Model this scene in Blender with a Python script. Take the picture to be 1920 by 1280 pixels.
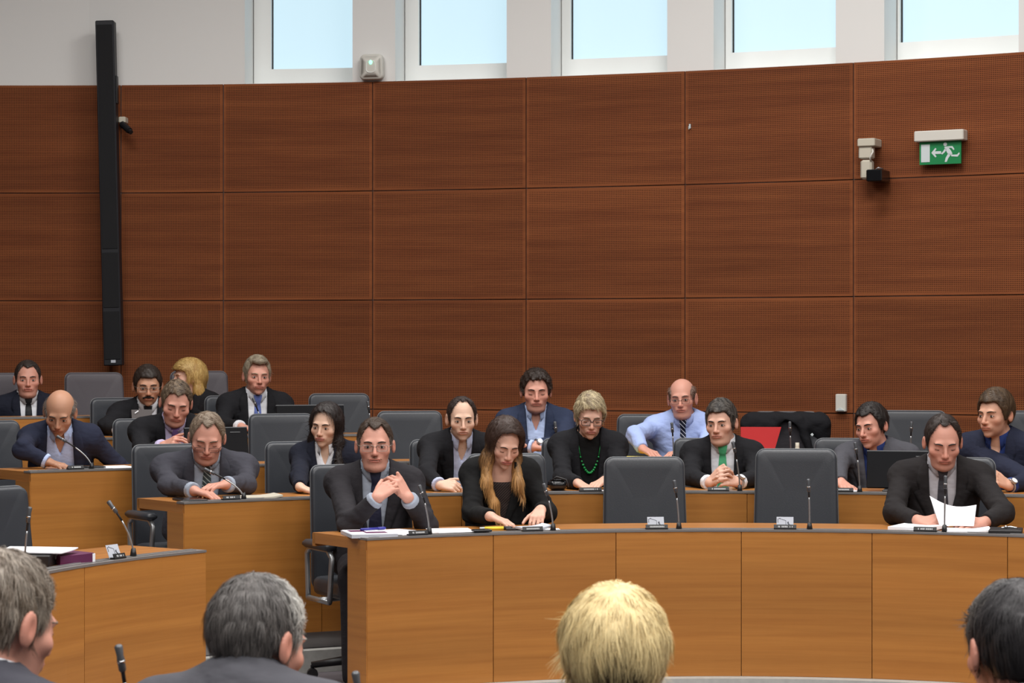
import bpy, math, random
import numpy as np
from mathutils import Vector, Matrix
random.seed(7); np.random.seed(7)
S = bpy.context.scene
for o in list(bpy.data.objects): bpy.data.objects.remove(o)
COL = S.collection

# ------------------------------------------------------------------ camera
FPX, HOR, CAMZ = 4400.0, 655.0, 1.60          # focal length in px of the 1920 frame, horizon row, eye height
cam = bpy.data.cameras.new('camera'); camo = bpy.data.objects.new('camera', cam); COL.objects.link(camo)
camo.location = (0, 0, CAMZ); camo.rotation_euler = (math.pi/2, 0, 0)
cam.sensor_width = 36; cam.lens = 36*FPX/1920; cam.shift_y = (HOR-640)/1920; cam.clip_end = 100
S.camera = camo
cam.dof.use_dof = True; cam.dof.focus_distance = 11.6; cam.dof.aperture_fstop = 12
# ------------------------------------------------------------------ light
S.view_settings.view_transform = 'Standard'; S.view_settings.look = 'None'
S.view_settings.exposure = 0.0; S.view_settings.gamma = 1.0; S.view_settings.use_curve_mapping = False
wd = bpy.data.worlds.new('world'); S.world = wd; wd.use_nodes = True
wd.node_tree.nodes['Background'].inputs[0].default_value = (.75, .9, 1, 1)
wd.node_tree.nodes['Background'].inputs[1].default_value = 0.9
def area(name, loc, size, power, color, rot=(0, 0, 0), spread=180):
    l = bpy.data.lights.new(name, 'AREA'); l.shape = 'RECTANGLE'; l.size, l.size_y = size
    l.energy = power; l.color = color; l.spread = math.radians(spread)
    o = bpy.data.objects.new(name, l); COL.objects.link(o); o.location = loc; o.rotation_euler = rot
    return o
CEIL = 6.4
LAMPS = [(-3.0, 1.0, 170), (1.2, 1.0, 205), (5.2, 1.0, 180), (-3.0, 4.8, 175), (1.2, 4.8, 205), (5.2, 4.8, 195), (-3.0, 9.2, 105), (1.2, 9.2, 130), (5.2, 9.2, 130), (-2.6, 12.6, 150), (1.2, 12.6, 180)]
for x, y, w in LAMPS:
    area('ceiling_lamp_light', (x, y, CEIL-.12), (2.2, 1.0), w, (1, .975, .945), spread=168)

# ------------------------------------------------------------------ pixel <-> place
CX, CY = .97, 8.07                            # centre of the round of desks
def at_d(x, y, d): return np.array([(x-960)/FPX*d, d, CAMZ-(y-HOR)/FPX*d])
def at_z(x, y, z): return at_d(x, y, (CAMZ-z)*FPX/(y-HOR))
def ring_d(x, r, far=True, cx=CX, cy=CY):
    k = (x-960)/FPX; a = 1+k*k; b = -2*(k*cx+cy); c = cx*cx+cy*cy-r*r
    s = math.sqrt(max(b*b-4*a*c, 0)); return (-b+(s if far else -s))/(2*a)
def at_ring(x, y, r, far=True): return at_d(x, y, ring_d(x, r, far))
def ang_at(x, r):
    d = ring_d(x, r); return math.atan2((x-960)/FPX*d-CX, d-CY)
def rp(r, a, z=0): return np.array([CX+r*math.sin(a), CY+r*math.cos(a), z])

# ------------------------------------------------------------------ materials
MATS = {}
def nodes(name):
    m = bpy.data.materials.new(name); m.use_nodes = True; MATS[name] = m
    return m, m.node_tree.nodes, m.node_tree.links, m.node_tree.nodes['Principled BSDF']
def s2l(c): return tuple(((v/255)/12.92 if v/255 <= .04045 else (((v/255)+.055)/1.055)**2.4) for v in c)
def plain(name, rgb, rough=.5, metal=0, spec=.5, bump=0, bscale=200, var=.0, emit=0, coat=0):
    m, N, Lk, b = nodes(name); c = s2l(rgb)
    b.inputs['Base Color'].default_value = (*c, 1); b.inputs['Roughness'].default_value = rough
    b.inputs['Metallic'].default_value = metal; b.inputs['Specular IOR Level'].default_value = spec
    if coat: b.inputs['Coat Weight'].default_value = coat
    if emit:
        b.inputs['Emission Color'].default_value = (*c, 1); b.inputs['Emission Strength'].default_value = emit
    if bump or var:
        tc = N.new('ShaderNodeTexCoord'); n = N.new('ShaderNodeTexNoise'); n.inputs['Scale'].default_value = bscale
        n.inputs['Detail'].default_value = 4; Lk.new(tc.outputs['Object'], n.inputs['Vector'])
        if bump:
            bp = N.new('ShaderNodeBump'); bp.inputs['Strength'].default_value = bump; bp.inputs['Distance'].default_value = .004
            Lk.new(n.outputs['Fac'], bp.inputs['Height']); Lk.new(bp.outputs['Normal'], b.inputs['Normal'])
        if var:
            r = N.new('ShaderNodeValToRGB'); r.color_ramp.elements[0].position = .3; r.color_ramp.elements[1].position = .7
            r.color_ramp.elements[0].color = (*[v*(1-var) for v in c], 1); r.color_ramp.elements[1].color = (*[min(1, v*(1+var)) for v in c], 1)
            Lk.new(n.outputs['Fac'], r.inputs['Fac']); Lk.new(r.outputs['Color'], b.inputs['Base Color'])
    return m
def math_n(N, Lk, op, a, b=None, clamp=False):
    n = N.new('ShaderNodeMath'); n.operation = op; n.use_clamp = clamp
    for i, v in enumerate((a, b)):
        if v is None: continue
        if hasattr(v, 'is_output') or hasattr(v, 'links'): Lk.new(v, n.inputs[i])
        else: n.inputs[i].default_value = v
    return n.outputs[0]
def wood(name, dark, light, su=1.2, sv=26, rough=.42, perf=0, coat=.0, tone=.16, spec=.5):
    """veneer with level grain; UVs are in metres (u along the board, v up)"""
    m, N, Lk, b = nodes(name)
    uv = N.new('ShaderNodeUVMap'); oi = N.new('ShaderNodeObjectInfo')
    off = N.new('ShaderNodeVectorMath'); off.operation = 'SCALE'; off.inputs[0].default_value = (37, 91, 13); Lk.new(oi.outputs['Random'], off.inputs['Scale'])
    sc = N.new('ShaderNodeVectorMath'); sc.operation = 'MULTIPLY'; sc.inputs[1].default_value = (su, sv, 1); Lk.new(uv.outputs['UV'], sc.inputs[0])
    ad = N.new('ShaderNodeVectorMath'); ad.operation = 'ADD'; Lk.new(sc.outputs[0], ad.inputs[0]); Lk.new(off.outputs[0], ad.inputs[1])
    n1 = N.new('ShaderNodeTexNoise'); n1.inputs['Scale'].default_value = 1; n1.inputs['Detail'].default_value = 6; n1.inputs['Roughness'].default_value = .65
    Lk.new(ad.outputs[0], n1.inputs['Vector'])
    r = N.new('ShaderNodeValToRGB'); r.color_ramp.elements[0].position = .28; r.color_ramp.elements[1].position = .74
    r.color_ramp.elements[0].color = (*s2l(dark), 1); r.color_ramp.elements[1].color = (*s2l(light), 1)
    Lk.new(n1.outputs['Fac'], r.inputs['Fac'])
    n2 = N.new('ShaderNodeTexNoise'); n2.inputs['Scale'].default_value = .22; n2.inputs['Detail'].default_value = 2; Lk.new(ad.outputs[0], n2.inputs['Vector'])
    hv = N.new('ShaderNodeHueSaturation')
    Lk.new(r.outputs['Color'], hv.inputs['Color'])
    v1 = math_n(N, Lk, 'MULTIPLY_ADD', n2.outputs['Fac'], .5); v1.node.inputs[2].default_value = .75
    v2 = math_n(N, Lk, 'MULTIPLY_ADD', oi.outputs['Random'], tone); v2.node.inputs[2].default_value = 1-tone/2
    Lk.new(math_n(N, Lk, 'MULTIPLY', v1, v2), hv.inputs['Value'])
    colr = hv.outputs['Color']
    b.inputs['Roughness'].default_value = rough; b.inputs['Specular IOR Level'].default_value = spec
    if coat: b.inputs['Coat Weight'].default_value = coat; b.inputs['Coat Roughness'].default_value = .25
    bp = N.new('ShaderNodeBump'); bp.inputs['Strength'].default_value = .08; bp.inputs['Distance'].default_value = .002
    Lk.new(n1.outputs['Fac'], bp.inputs['Height'])
    if perf:
        sx = N.new('ShaderNodeSeparateXYZ'); Lk.new(uv.outputs['UV'], sx.inputs[0])
        def saw(o):
            f = math_n(N, Lk, 'FRACT', math_n(N, Lk, 'DIVIDE', o, perf))
            return math_n(N, Lk, 'ABSOLUTE', math_n(N, Lk, 'SUBTRACT', f, .5))
        fx, fy = saw(sx.outputs[0]), saw(sx.outputs[1])
        dx = math_n(N, Lk, 'POWER', fx, 2.0); dy = math_n(N, Lk, 'POWER', fy, 2.0)
        dd = math_n(N, Lk, 'SQRT', math_n(N, Lk, 'ADD', dx, dy))
        mk = math_n(N, Lk, 'LESS_THAN', dd, .30)
        uv2 = N.new('ShaderNodeUVMap'); uv2.uv_map = 'edge'; s2 = N.new('ShaderNodeSeparateXYZ'); Lk.new(uv2.outputs['UV'], s2.inputs[0])
        e = math_n(N, Lk, 'MINIMUM', s2.outputs[0], s2.outputs[1])
        mk = math_n(N, Lk, 'MULTIPLY', mk, math_n(N, Lk, 'GREATER_THAN', e, .018))
        mx = N.new('ShaderNodeMix'); mx.data_type = 'RGBA'; Lk.new(mk, mx.inputs['Factor']); Lk.new(colr, mx.inputs[6])
        mx.inputs[7].default_value = (*[v*.22 for v in s2l(dark)], 1); colr = mx.outputs[2]
    Lk.new(bp.outputs['Normal'], b.inputs['Normal']); Lk.new(colr, b.inputs['Base Color'])
    return m
def attr_mat(name, rough=.5, spec=.4, bump=0, bscale=300, sss=0, stretch=None, sheen=0):
    """colour comes from the mesh's own colour attribute 'Col' (skin tone, hair colour)"""
    m, N, Lk, b = nodes(name)
    a = N.new('ShaderNodeAttribute'); a.attribute_name = 'Col'; Lk.new(a.outputs['Color'], b.inputs['Base Color'])
    b.inputs['Roughness'].default_value = rough; b.inputs['Specular IOR Level'].default_value = spec
    if sss:
        b.inputs['Subsurface Weight'].default_value = sss; b.inputs['Subsurface Radius'].default_value = (.012, .005, .003); b.inputs['Subsurface Scale'].default_value = .6
    if sheen: b.inputs['Sheen Weight'].default_value = sheen
    if bump:
        tc = N.new('ShaderNodeTexCoord'); n = N.new('ShaderNodeTexNoise'); n.inputs['Scale'].default_value = bscale; n.inputs['Detail'].default_value = 3
        Lk.new(tc.outputs['Object'], n.inputs['Vector']); bp = N.new('ShaderNodeBump'); bp.inputs['Strength'].default_value = bump; bp.inputs['Distance'].default_value = .003
        Lk.new(n.outputs['Fac'], bp.inputs['Height']); Lk.new(bp.outputs['Normal'], b.inputs['Normal'])
    return m
def cloth(name, rgb, stripe=None, sdir='x', sscale=60, rough=.9, fold=.35, sheen=.0, swidth=.5):
    m, N, Lk, b = nodes(name); c = s2l(rgb)
    tc = N.new('ShaderNodeTexCoord'); n = N.new('ShaderNodeTexNoise'); n.inputs['Scale'].default_value = 9; n.inputs['Detail'].default_value = 3
    mp = N.new('ShaderNodeMapping'); mp.inputs['Scale'].default_value = (1, 1, 1.8); Lk.new(tc.outputs['Object'], mp.inputs['Vector']); Lk.new(mp.outputs[0], n.inputs['Vector'])
    n2 = N.new('ShaderNodeTexNoise'); n2.inputs['Scale'].default_value = 700; Lk.new(tc.outputs['Object'], n2.inputs['Vector'])
    b1 = N.new('ShaderNodeBump'); b1.inputs['Strength'].default_value = fold; b1.inputs['Distance'].default_value = .03; Lk.new(n.outputs['Fac'], b1.inputs['Height'])
    b2 = N.new('ShaderNodeBump'); b2.inputs['Strength'].default_value = .25; b2.inputs['Distance'].default_value = .001; Lk.new(n2.outputs['Fac'], b2.inputs['Height']); Lk.new(b1.outputs[0], b2.inputs['Normal'])
    Lk.new(b2.outputs[0], b.inputs['Normal'])
    b.inputs['Roughness'].default_value = rough; b.inputs['Sheen Weight'].default_value = sheen; b.inputs['Specular IOR Level'].default_value = .25
    b.inputs['Base Color'].default_value = (*c, 1)
    if stripe:
        sx = N.new('ShaderNodeSeparateXYZ'); Lk.new(tc.outputs['Object'], sx.inputs[0])
        v = sx.outputs[0] if sdir == 'x' else math_n(N, Lk, 'ADD', math_n(N, Lk, 'MULTIPLY', sx.outputs[0], 1.0), math_n(N, Lk, 'MULTIPLY', sx.outputs[2], -1.0 if sdir == 'd' else 1.0))
        f = math_n(N, Lk, 'FRACT', math_n(N, Lk, 'MULTIPLY', v, sscale)); k = math_n(N, Lk, 'LESS_THAN', f, swidth)
        mx = N.new('ShaderNodeMix'); mx.data_type = 'RGBA'; Lk.new(k, mx.inputs['Factor']); mx.inputs[6].default_value = (*c, 1); mx.inputs[7].default_value = (*s2l(stripe), 1)
        Lk.new(mx.outputs[2], b.inputs['Base Color'])
    return m
wood('panel_wood', (110, 60, 35), (140, 82, 48), perf=.0125, su=.9, sv=14, rough=.75, tone=.10, spec=.15)
wood('desk_wood', (160, 102, 44), (184, 124, 58), su=.8, sv=30, rough=.38, coat=.15, tone=.06)
wood('desk_top_wood', (158, 100, 46), (186, 126, 62), su=.8, sv=30, rough=.33, coat=.25, tone=.05)
plain('white_wall', (224, 224, 222), .85, bump=.05, bscale=60)
plain('window_white', (236, 238, 236), .6)
plain('ceiling_white', (205, 203, 198), .9)
plain('steel_strip', (124, 120, 118), .4, metal=.2)
plain('dark_groove', (40, 38, 37), .6)
plain('stone', (176, 176, 172), .6, var=.08, bscale=30)
plain('carpet', (96, 90, 94), .95, bump=.5, bscale=400, var=.18)
plain('kick_board', (142, 138, 138), .8)
plain('kick_grey', (92, 88, 88), .8)
plain('leather', (50, 53, 59), .42, bump=.12, bscale=260, spec=.5)
plain('leather_violet', (78, 73, 79), .5, bump=.25, bscale=260)
plain('piping_grey', (96, 99, 102), .4)
plain('black_plastic', (22, 22, 25), .45)
plain('monitor_black', (12, 13, 17), .7, spec=.2)
plain('black_gloss', (12, 13, 16), .22)
plain('speaker_black', (16, 18, 26), .55)
plain('speaker_grille', (10, 11, 16), .8, bump=.6, bscale=500)
plain('mic_grey', (84, 86, 90), .4, metal=.4)
plain('aluminium', (168, 170, 172), .35, metal=.8)
plain('chrome', (190, 190, 192), .2, metal=1)
plain('paper', (236, 237, 242), .8)
plain('paper_grey', (186, 190, 200), .7)
plain('ink', (60, 62, 72), .8)
plain('white_plastic', (206, 204, 196), .45)
plain('cream_plastic', (190, 184, 168), .5)
plain('sign_green', (0, 122, 66), .45)
plain('sign_white', (196, 206, 208), .5)
plain('led_green', (120, 255, 190), .4, emit=3)
plain('red_card', (176, 16, 20), .7)
plain('yellow_paper', (226, 206, 60), .7)
plain('purple_leather', (92, 36, 74), .45)
plain('blue_ink', (44, 46, 140), .4)
plain('pink_print', (214, 60, 110), .5)
plain('eye_white', (178, 168, 162), .3)
plain('iris', (44, 34, 28), .15)
plain('gold', (190, 150, 80), .3, metal=1)
plain('green_bead', (22, 130, 62), .25)
plain('glasses_dark', (28, 24, 26), .35)
plain('glasses_metal', (150, 146, 140), .3, metal=.8)
plain('letter_white', (176, 178, 180), .6)
plain('shoe_black', (16, 15, 15), .3)
attr_mat('skin', .52, .35, bump=.05, bscale=220, sss=.08)
attr_mat('hair_mat', .5, .35)
def glass(name, tint=(1, 1, 1), a=.12):
    m, N, Lk, b = nodes(name); t = N.new('ShaderNodeBsdfTransparent'); g = N.new('ShaderNodeBsdfGlossy'); g.inputs['Roughness'].default_value = .05
    mx = N.new('ShaderNodeMixShader'); mx.inputs[0].default_value = a; t.inputs[0].default_value = (*tint, 1)
    Lk.new(t.outputs[0], mx.inputs[1]); Lk.new(g.outputs[0], mx.inputs[2]); Lk.new(mx.outputs[0], N['Material Output'].inputs['Surface'])
    return m
glass('lens_glass', (.93, .94, .95), .05)
m, N, Lk, b = nodes('frosted_pane')          # daylight glowing through frosted glass
b.inputs['Base Color'].default_value = (.25, .3, .33, 1); b.inputs['Roughness'].default_value = .5
b.inputs['Emission Color'].default_value = (*s2l((205, 238, 252)), 1); b.inputs['Emission Strength'].default_value = .80

# ------------------------------------------------------------------ mesh helpers
def tag(o, label=None, cat=None, group=None, kind=None):
    if label: o['label'] = label
    if cat: o['category'] = cat
    if group: o['group'] = group
    if kind: o['kind'] = kind
    return o
def empty(name, loc=(0, 0, 0), rz=0, **k):
    o = bpy.data.objects.new(name, None); COL.objects.link(o); o.location = loc; o.rotation_euler = (0, 0, rz)
    o.empty_display_size = .05; return tag(o, **k)
def mk(name, V, F, mat, parent=None, smooth=True, col=None, uv=None, uv2=None, fm=None):
    me = bpy.data.meshes.new(name); V = np.asarray(V, np.float32)
    if isinstance(F, np.ndarray):
        n, k = F.shape; me.vertices.add(len(V)); me.vertices.foreach_set('co', V.ravel())
        me.loops.add(n*k); me.loops.foreach_set('vertex_index', F.astype(np.int32).ravel())
        me.polygons.add(n); me.polygons.foreach_set('loop_start', np.arange(0, n*k, k, dtype=np.int32))
        me.polygons.foreach_set('loop_total', np.full(n, k, np.int32)); me.update(calc_edges=True)
    else: me.from_pydata(V.tolist(), [], F); me.update()
    for mm in (mat if isinstance(mat, (list, tuple)) else [mat]): me.materials.append(MATS[mm] if isinstance(mm, str) else mm)
    if smooth: me.polygons.foreach_set('use_smooth', np.ones(len(me.polygons), bool))
    if fm is not None: me.polygons.foreach_set('material_index', np.asarray(fm, np.int32))
    if col is not None:
        a = me.color_attributes.new('Col', 'FLOAT_COLOR', 'POINT'); c = np.ones((len(V), 4), np.float32); c[:, :3] = col; a.data.foreach_set('color', c.ravel())
    for nm, u in (('UVMap', uv), ('edge', uv2)):
        if u is not None:
            l = me.uv_layers.new(name=nm); vi = np.empty(len(me.loops), np.int32); me.loops.foreach_get('vertex_index', vi)
            l.data.foreach_set('uv', np.asarray(u, np.float32)[vi].ravel())
    o = bpy.data.objects.new(name, me); COL.objects.link(o)
    if parent is not None: o.parent = parent
    return o
class MB:
    """collects boxes, tubes, discs into one mesh"""
    def __init__(s): s.V = []; s.F = []; s.m = []; s.cur = 0
    def add(s, V, F):
        b = len(s.V); s.V += [tuple(map(float, v)) for v in V]; s.F += [tuple(i+b for i in f) for f in F]; s.m += [s.cur]*len(F); return s
    def box(s, c, h, R=None, bev=0.0, top=(1, 1)):
        """chamfered box, half sizes h; R = 3x3 with columns as local axes; top = scale of the upper face"""
        h = list(h); bev = min(bev, min(h)*.9); V = []; F = []
        if bev <= 0:
            for z in (-1, 1):
                t = top if z > 0 else (1, 1)
                for x, y in ((-1, -1), (1, -1), (1, 1), (-1, 1)): V.append((x*h[0]*t[0], y*h[1]*t[1], z*h[2]))
            F = [(3, 2, 1, 0), (4, 5, 6, 7), (0, 1, 5, 4), (1, 2, 6, 5), (2, 3, 7, 6), (3, 0, 4, 7)]
        else:
            ring = []
            def oct(x, y, z, bx): return [(-x+bx, -y, z), (x-bx, -y, z), (x, -y+bx, z), (x, y-bx, z), (x-bx, y, z), (-x+bx, y, z), (-x, y-bx, z), (-x, -y+bx, z)]
            t = top
            L = [oct(h[0]-bev, h[1]-bev, -h[2], bev*.6), oct(h[0], h[1], -h[2]+bev, bev), oct(h[0]*t[0], h[1]*t[1], h[2]-bev, bev), oct(h[0]*t[0]-bev, h[1]*t[1]-bev, h[2], bev*.6)]
            V = [v for r in L for v in r]
            F.append(tuple(range(7, -1, -1))); F.append(tuple(range(24, 32)))
            for k in range(3):
                for i in range(8): F.append((k*8+i, k*8+(i+1) % 8, k*8+8+(i+1) % 8, k*8+8+i))
        V = np.array(V)
        if R is not None: V = V @ np.array(R).T
        return s.add(V+np.array(c), F)
    def tube(s, pts, r, n=8, closed=False, cap=True):
        P = [np.array(p, float) for p in pts]; m = len(P); rs = r if hasattr(r, '__len__') else [r]*m
        V = []; up = None
        for i in range(m):
            a = P[(i-1) % m] if (closed or i > 0) else P[i]; b = P[(i+1) % m] if (closed or i < m-1) else P[i]
            t = b-a; t /= (np.linalg.norm(t)+1e-9)
            if up is None: up = np.array([0, 0, 1.]) if abs(t[2]) < .9 else np.array([1., 0, 0])
            u = up-t*np.dot(up, t); u /= (np.linalg.norm(u)+1e-9); w = np.cross(t, u); up = u
            for k in range(n):
                an = 2*math.pi*k/n; V.append(P[i]+rs[i]*(u*math.cos(an)+w*math.sin(an)))
        F = []
        for i in range(m if closed else m-1):
            j = (i+1) % m
            for k in range(n): F.append((i*n+k, i*n+(k+1) % n, j*n+(k+1) % n, j*n+k))
        if cap and not closed: F.append(tuple(range(n-1, -1, -1))); F.append(tuple(range((m-1)*n, m*n)))
        return s.add(V, F)
    def slab(s, out, thick, O, X, Y, Z):
        """outline (list of xy) on the plane O,X,Y extruded by thick along Z"""
        n = len(out); O, X, Y, Z = map(np.array, (O, X, Y, Z))
        V = [O+X*a+Y*b for a, b in out]+[O+X*a+Y*b+Z*thick for a, b in out]
        F = [tuple(range(n-1, -1, -1)), tuple(range(n, 2*n))]+[(i, (i+1) % n, n+(i+1) % n, n+i) for i in range(n)]
        return s.add(V, F)
    def grid(s, fn, nu, nv):
        V = [fn(i/nu, j/nv) for i in range(nu+1) for j in range(nv+1)]
        F = [(i*(nv+1)+j, (i+1)*(nv+1)+j, (i+1)*(nv+1)+j+1, i*(nv+1)+j+1) for i in range(nu) for j in range(nv)]
        return s.add(V, F)
    def ball(s, c, r, n=8, m=6, R=None):
        r = r if hasattr(r, '__len__') else (r, r, r); V = []; F = []
        for j in range(m+1):
            th = math.pi*j/m
            for i in range(n):
                ph = 2*math.pi*i/n; V.append((r[0]*math.sin(th)*math.cos(ph), r[1]*math.sin(th)*math.sin(ph), r[2]*math.cos(th)))
        for j in range(m):
            for i in range(n): F.append((j*n+i, (j+1)*n+i, (j+1)*n+(i+1) % n, j*n+(i+1) % n))
        V = np.array(V)
        if R is not None: V = V @ np.array(R).T
        return s.add(V+np.array(c), F)
    def build(s, name, mat, parent=None, smooth=False, org=None):
        V = np.array(s.V, float)
        if org is not None: V = V-np.array(org)
        return mk(name, V, s.F, mat, parent, smooth, fm=s.m if max(s.m, default=0) else None)
def arc_block(name, mat, r0, r1, z0, z1, a0, a1, parent=None, c=(CX, CY), seg=.05, gap=0.0, uvz=0):
    """solid following the arc, with UVs in metres on every face (u along the arc)"""
    if gap: da = gap/2/r0; a0, a1 = a0+da, a1-da
    n = max(2, int(math.ceil(abs(a1-a0)/seg))); V = []; U = []; E = []; F = []
    def ringv(i): 
        a = a0+(a1-a0)*i/n; return a
    L = abs(a1-a0)*r0
    def quad(ps, us, es): 
        b = len(V); V.extend(ps); U.extend(us); E.extend(es); F.append((b, b+1, b+2, b+3))
    def P(r, a, z): return (c[0]+r*math.sin(a), c[1]+r*math.cos(a), z)
    for i in range(n):
        a, b = ringv(i), ringv(i+1); ua, ub = (a-a0)*r0, (b-a0)*r0; ea = min(ua, L-ua); eb = min(ub, L-ub)
        h = z1-z0; w = r1-r0
        # edge layer: distance to nearest side edge (u) and to top/bottom (v) cannot be linear over one quad, so split in height
        zs = [0, h/2, h]
        for k in range(2):
            za, zb = zs[k], zs[k+1]; da, db = min(za, h-za), min(zb, h-zb)
            quad([P(r0, a, z0+za), P(r0, b, z0+za), P(r0, b, z0+zb), P(r0, a, z0+zb)], [(ua, za+uvz), (ub, za+uvz), (ub, zb+uvz), (ua, zb+uvz)], [(ea, da), (eb, da), (eb, db), (ea, db)])
        quad([P(r1, b, z0), P(r1, a, z0), P(r1, a, z1), P(r1, b, z1)], [(ub, uvz), (ua, uvz), (ua, h+uvz), (ub, h+uvz)], [(0, 0)]*4)
        quad([P(r0, a, z1), P(r0, b, z1), P(r1, b, z1), P(r1, a, z1)], [(ua, 0), (ub, 0), (ub, w), (ua, w)], [(0, 0)]*4)
        quad([P(r0, b, z0), P(r0, a, z0), P(r1, a, z0), P(r1, b, z0)], [(ub, 0), (ua, 0), (ua, w), (ub, w)], [(0, 0)]*4)
    h = z1-z0; w = r1-r0
    quad([P(r1, a0, z0), P(r0, a0, z0), P(r0, a0, z1), P(r1, a0, z1)], [(w, 0), (0, 0), (0, h), (w, h)], [(0, 0)]*4)
    quad([P(r0, a1, z0), P(r1, a1, z0), P(r1, a1, z1), P(r0, a1, z1)], [(0, 0), (w, 0), (w, h), (0, h)], [(0, 0)]*4)
    return mk(name, V, np.array(F), mat, parent, False, uv=U, uv2=E)
# ------------------------------------------------------------------ room shell
WX, WY, WR = -3.485, 4.109, 12.951            # the round hall: centre and radius of the panelled wall
WC = (WX, WY); ZT = CAMZ+1.916                # top of the wood panelling
def wall_at(x, y, off=0.0): return at_d(x, y, ring_d(x, WR-off, cx=WX, cy=WY))
def wall_ang(x, r=WR): 
    d = ring_d(x, r, cx=WX, cy=WY); return math.atan2((x-960)/FPX*d-WX, d-WY)
fl = mk('floor', [(-20, -10, -.02), (16, -10, -.02), (16, 20, -.02), (-20, 20, -.02)], [(0, 1, 2, 3)], 'carpet', smooth=False); tag(fl, 'grey carpeted floor of the hall', kind='structure')
ce = mk('ceiling', [(-20, -10, CEIL), (16, -10, CEIL), (16, 20, CEIL), (-20, 20, CEIL)], [(3, 2, 1, 0)], 'ceiling_white', smooth=False); tag(ce, 'plain white ceiling above the hall', kind='structure')
for x, y, w in LAMPS:
    b = MB(); 
    for sx, sy, hx, hy in ((0, -.54, 1.14, .03), (0, .54, 1.14, .03), (-1.13, 0, .03, .5), (1.13, 0, .03, .5)): b.box((x+sx, y+sy, CEIL-.05), (hx, hy, .05))
    t = b.build('ceiling_lamp_frame', 'aluminium'); tag(t, 'rectangular lamp frame recessed in the ceiling', 'lamp', 'ceiling lamps', None)
TAU = 2*math.pi
wall = arc_block('wall_back', 'kick_grey', WR, WR+.25, 0, ZT-.004, -math.pi, math.pi, c=WC, seg=.09); tag(wall, 'curved back wall clad in perforated wood panels', kind='structure')
# perforated veneer panels, one object each, with shadow joints between
jx = [-130, 228, 420, 700, 988, 1286, 1602]; ja = [wall_ang(x) for x in jx]
st = ja[-1]-ja[-2]
ja = [ja[0]-st*k for k in (3, 2, 1)]+ja+[ja[-1]+st*k for k in (1, 2, 3)]
PH = .781
for i in range(len(ja)-1):
    for k in range(5):
        z1 = ZT-PH*k; z0 = max(z1-PH, 0.0)
        if z1 - z0 < .05: continue
        arc_block('panel', 'panel_wood', WR-.022, WR-.002, z0+.0035, z1-(.0035 if k else 0), ja[i], ja[i+1], wall, c=WC, seg=.03, gap=.007)
# upper white wall with window openings
ZW = ZT+1.75; ZUP = CEIL
openings = [(459, 512, 661), (741, 789, 950), (1033, 1074, 1251), (1338, 1376, 1567), (1658, 1692, 1910)]
oa = [(wall_ang(a), wall_ang(c)) for a, b, c in openings]
w_st = (oa[-1][1]-oa[-2][1])
oa2 = oa+[(oa[-1][0]+w_st*k, oa[-1][1]+w_st*k) for k in (1, 2, 3)]
up = empty('wall_upper', (0, 0, 0)); tag(up, 'white upper wall with tall windows above the panelling', kind='structure')
cur = -math.pi
DEP = .42
for k, (a0, a1) in enumerate(oa2):
    arc_block('pier', 'white_wall', WR, WR+DEP, ZT-.02, ZUP, cur, a0, up, c=WC, seg=.09 if k == 0 else .03)
    arc_block('lintel', 'white_wall', WR, WR+DEP, ZW, ZUP, a0, a1, up, c=WC, seg=.03)
    cur = a1
arc_block('pier', 'white_wall', WR, WR+DEP, ZT-.02, ZUP, cur, math.pi, up, c=WC, seg=.09)
for k, (a0, a1) in enumerate(oa2):
    g = empty('window_%d' % (k+1)); tag(g, 'tall white framed window with frosted daylight glass', kind='structure')
    rg = WR+.30
    pa = wall_ang(openings[k][1], rg) if k < 5 else a0+.024
    pb = a1+.02
    zb = CAMZ+(HOR-((131, 124, 112.5, 100, 81)[k]))/FPX*ring_d(openings[k][1], rg, cx=WX, cy=WY) if k < 5 else ZT+.16
    arc_block('pane', 'frosted_pane', rg, rg+.02, zb, ZW-.08, pa, pb, g, c=WC, seg=.03)
    arc_block('frame_stile', 'window_white', rg-.04, rg+.05, zb, ZW-.08, a0+.0005, pa-.0004, g, c=WC, seg=.03)
    arc_block('gasket', 'black_plastic', rg-.012, rg+.01, zb, ZW-.08, pa-.0004, pa+.0003, g, c=WC, seg=.03)
    arc_block('bottom_rail', 'window_white', rg-.04, rg+.05, ZT-.02, zb, a0+.0005, a1+.02, g, c=WC, seg=.03)
    arc_block('top_rail', 'window_white', rg-.04, rg+.05, ZW-.08, ZW, a0+.0005, a1-.0005, g, c=WC, seg=.03)
    arc_block('sill', 'window_white', WR+.002, rg-.04, ZT-.02, ZT+.005, a0+.0005, a1-.0005, g, c=WC, seg=.03)
# tiers of the floor
TIER = {'A': (2.83, 0.0), 'B': (4.26, .09), 'C': (5.62, .19), 'D': (7.0, .30), 'E': (8.12, .40)}
DZ = .76
for r, nm in (('B', 'second'), ('C', 'third'), ('D', 'fourth'), ('E', 'fifth')):
    R0, z = TIER[r]; R1 = dict(B=5.60, C=6.98, D=8.1, E=9.4)[r]; zp = dict(B=0, C=.09, D=.19, E=.30)[r]
    A0, A1 = (-1.35, 1.2) if r in 'BC' else (-1.0, {'D': -.10, 'E': -.22}[r])
    g = empty('floor_tier'); tag(g, 'carpeted %s floor step with a pale stone edge' % nm, kind='structure')
    arc_block('tread', 'carpet', R0-.06, R1, zp-.02, z, A0, A1, g)
    arc_block('riser', 'stone', R0-.075, R0-.06, zp-.019, z+.002, A0, A1, g)
    arc_block('nosing', 'stone', R0-.0599, R0+.0, z, z+.002, A0, A1, g)
g = empty('floor_ring'); tag(g, 'pale stone plinth ring under the front desks', kind='structure')
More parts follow.
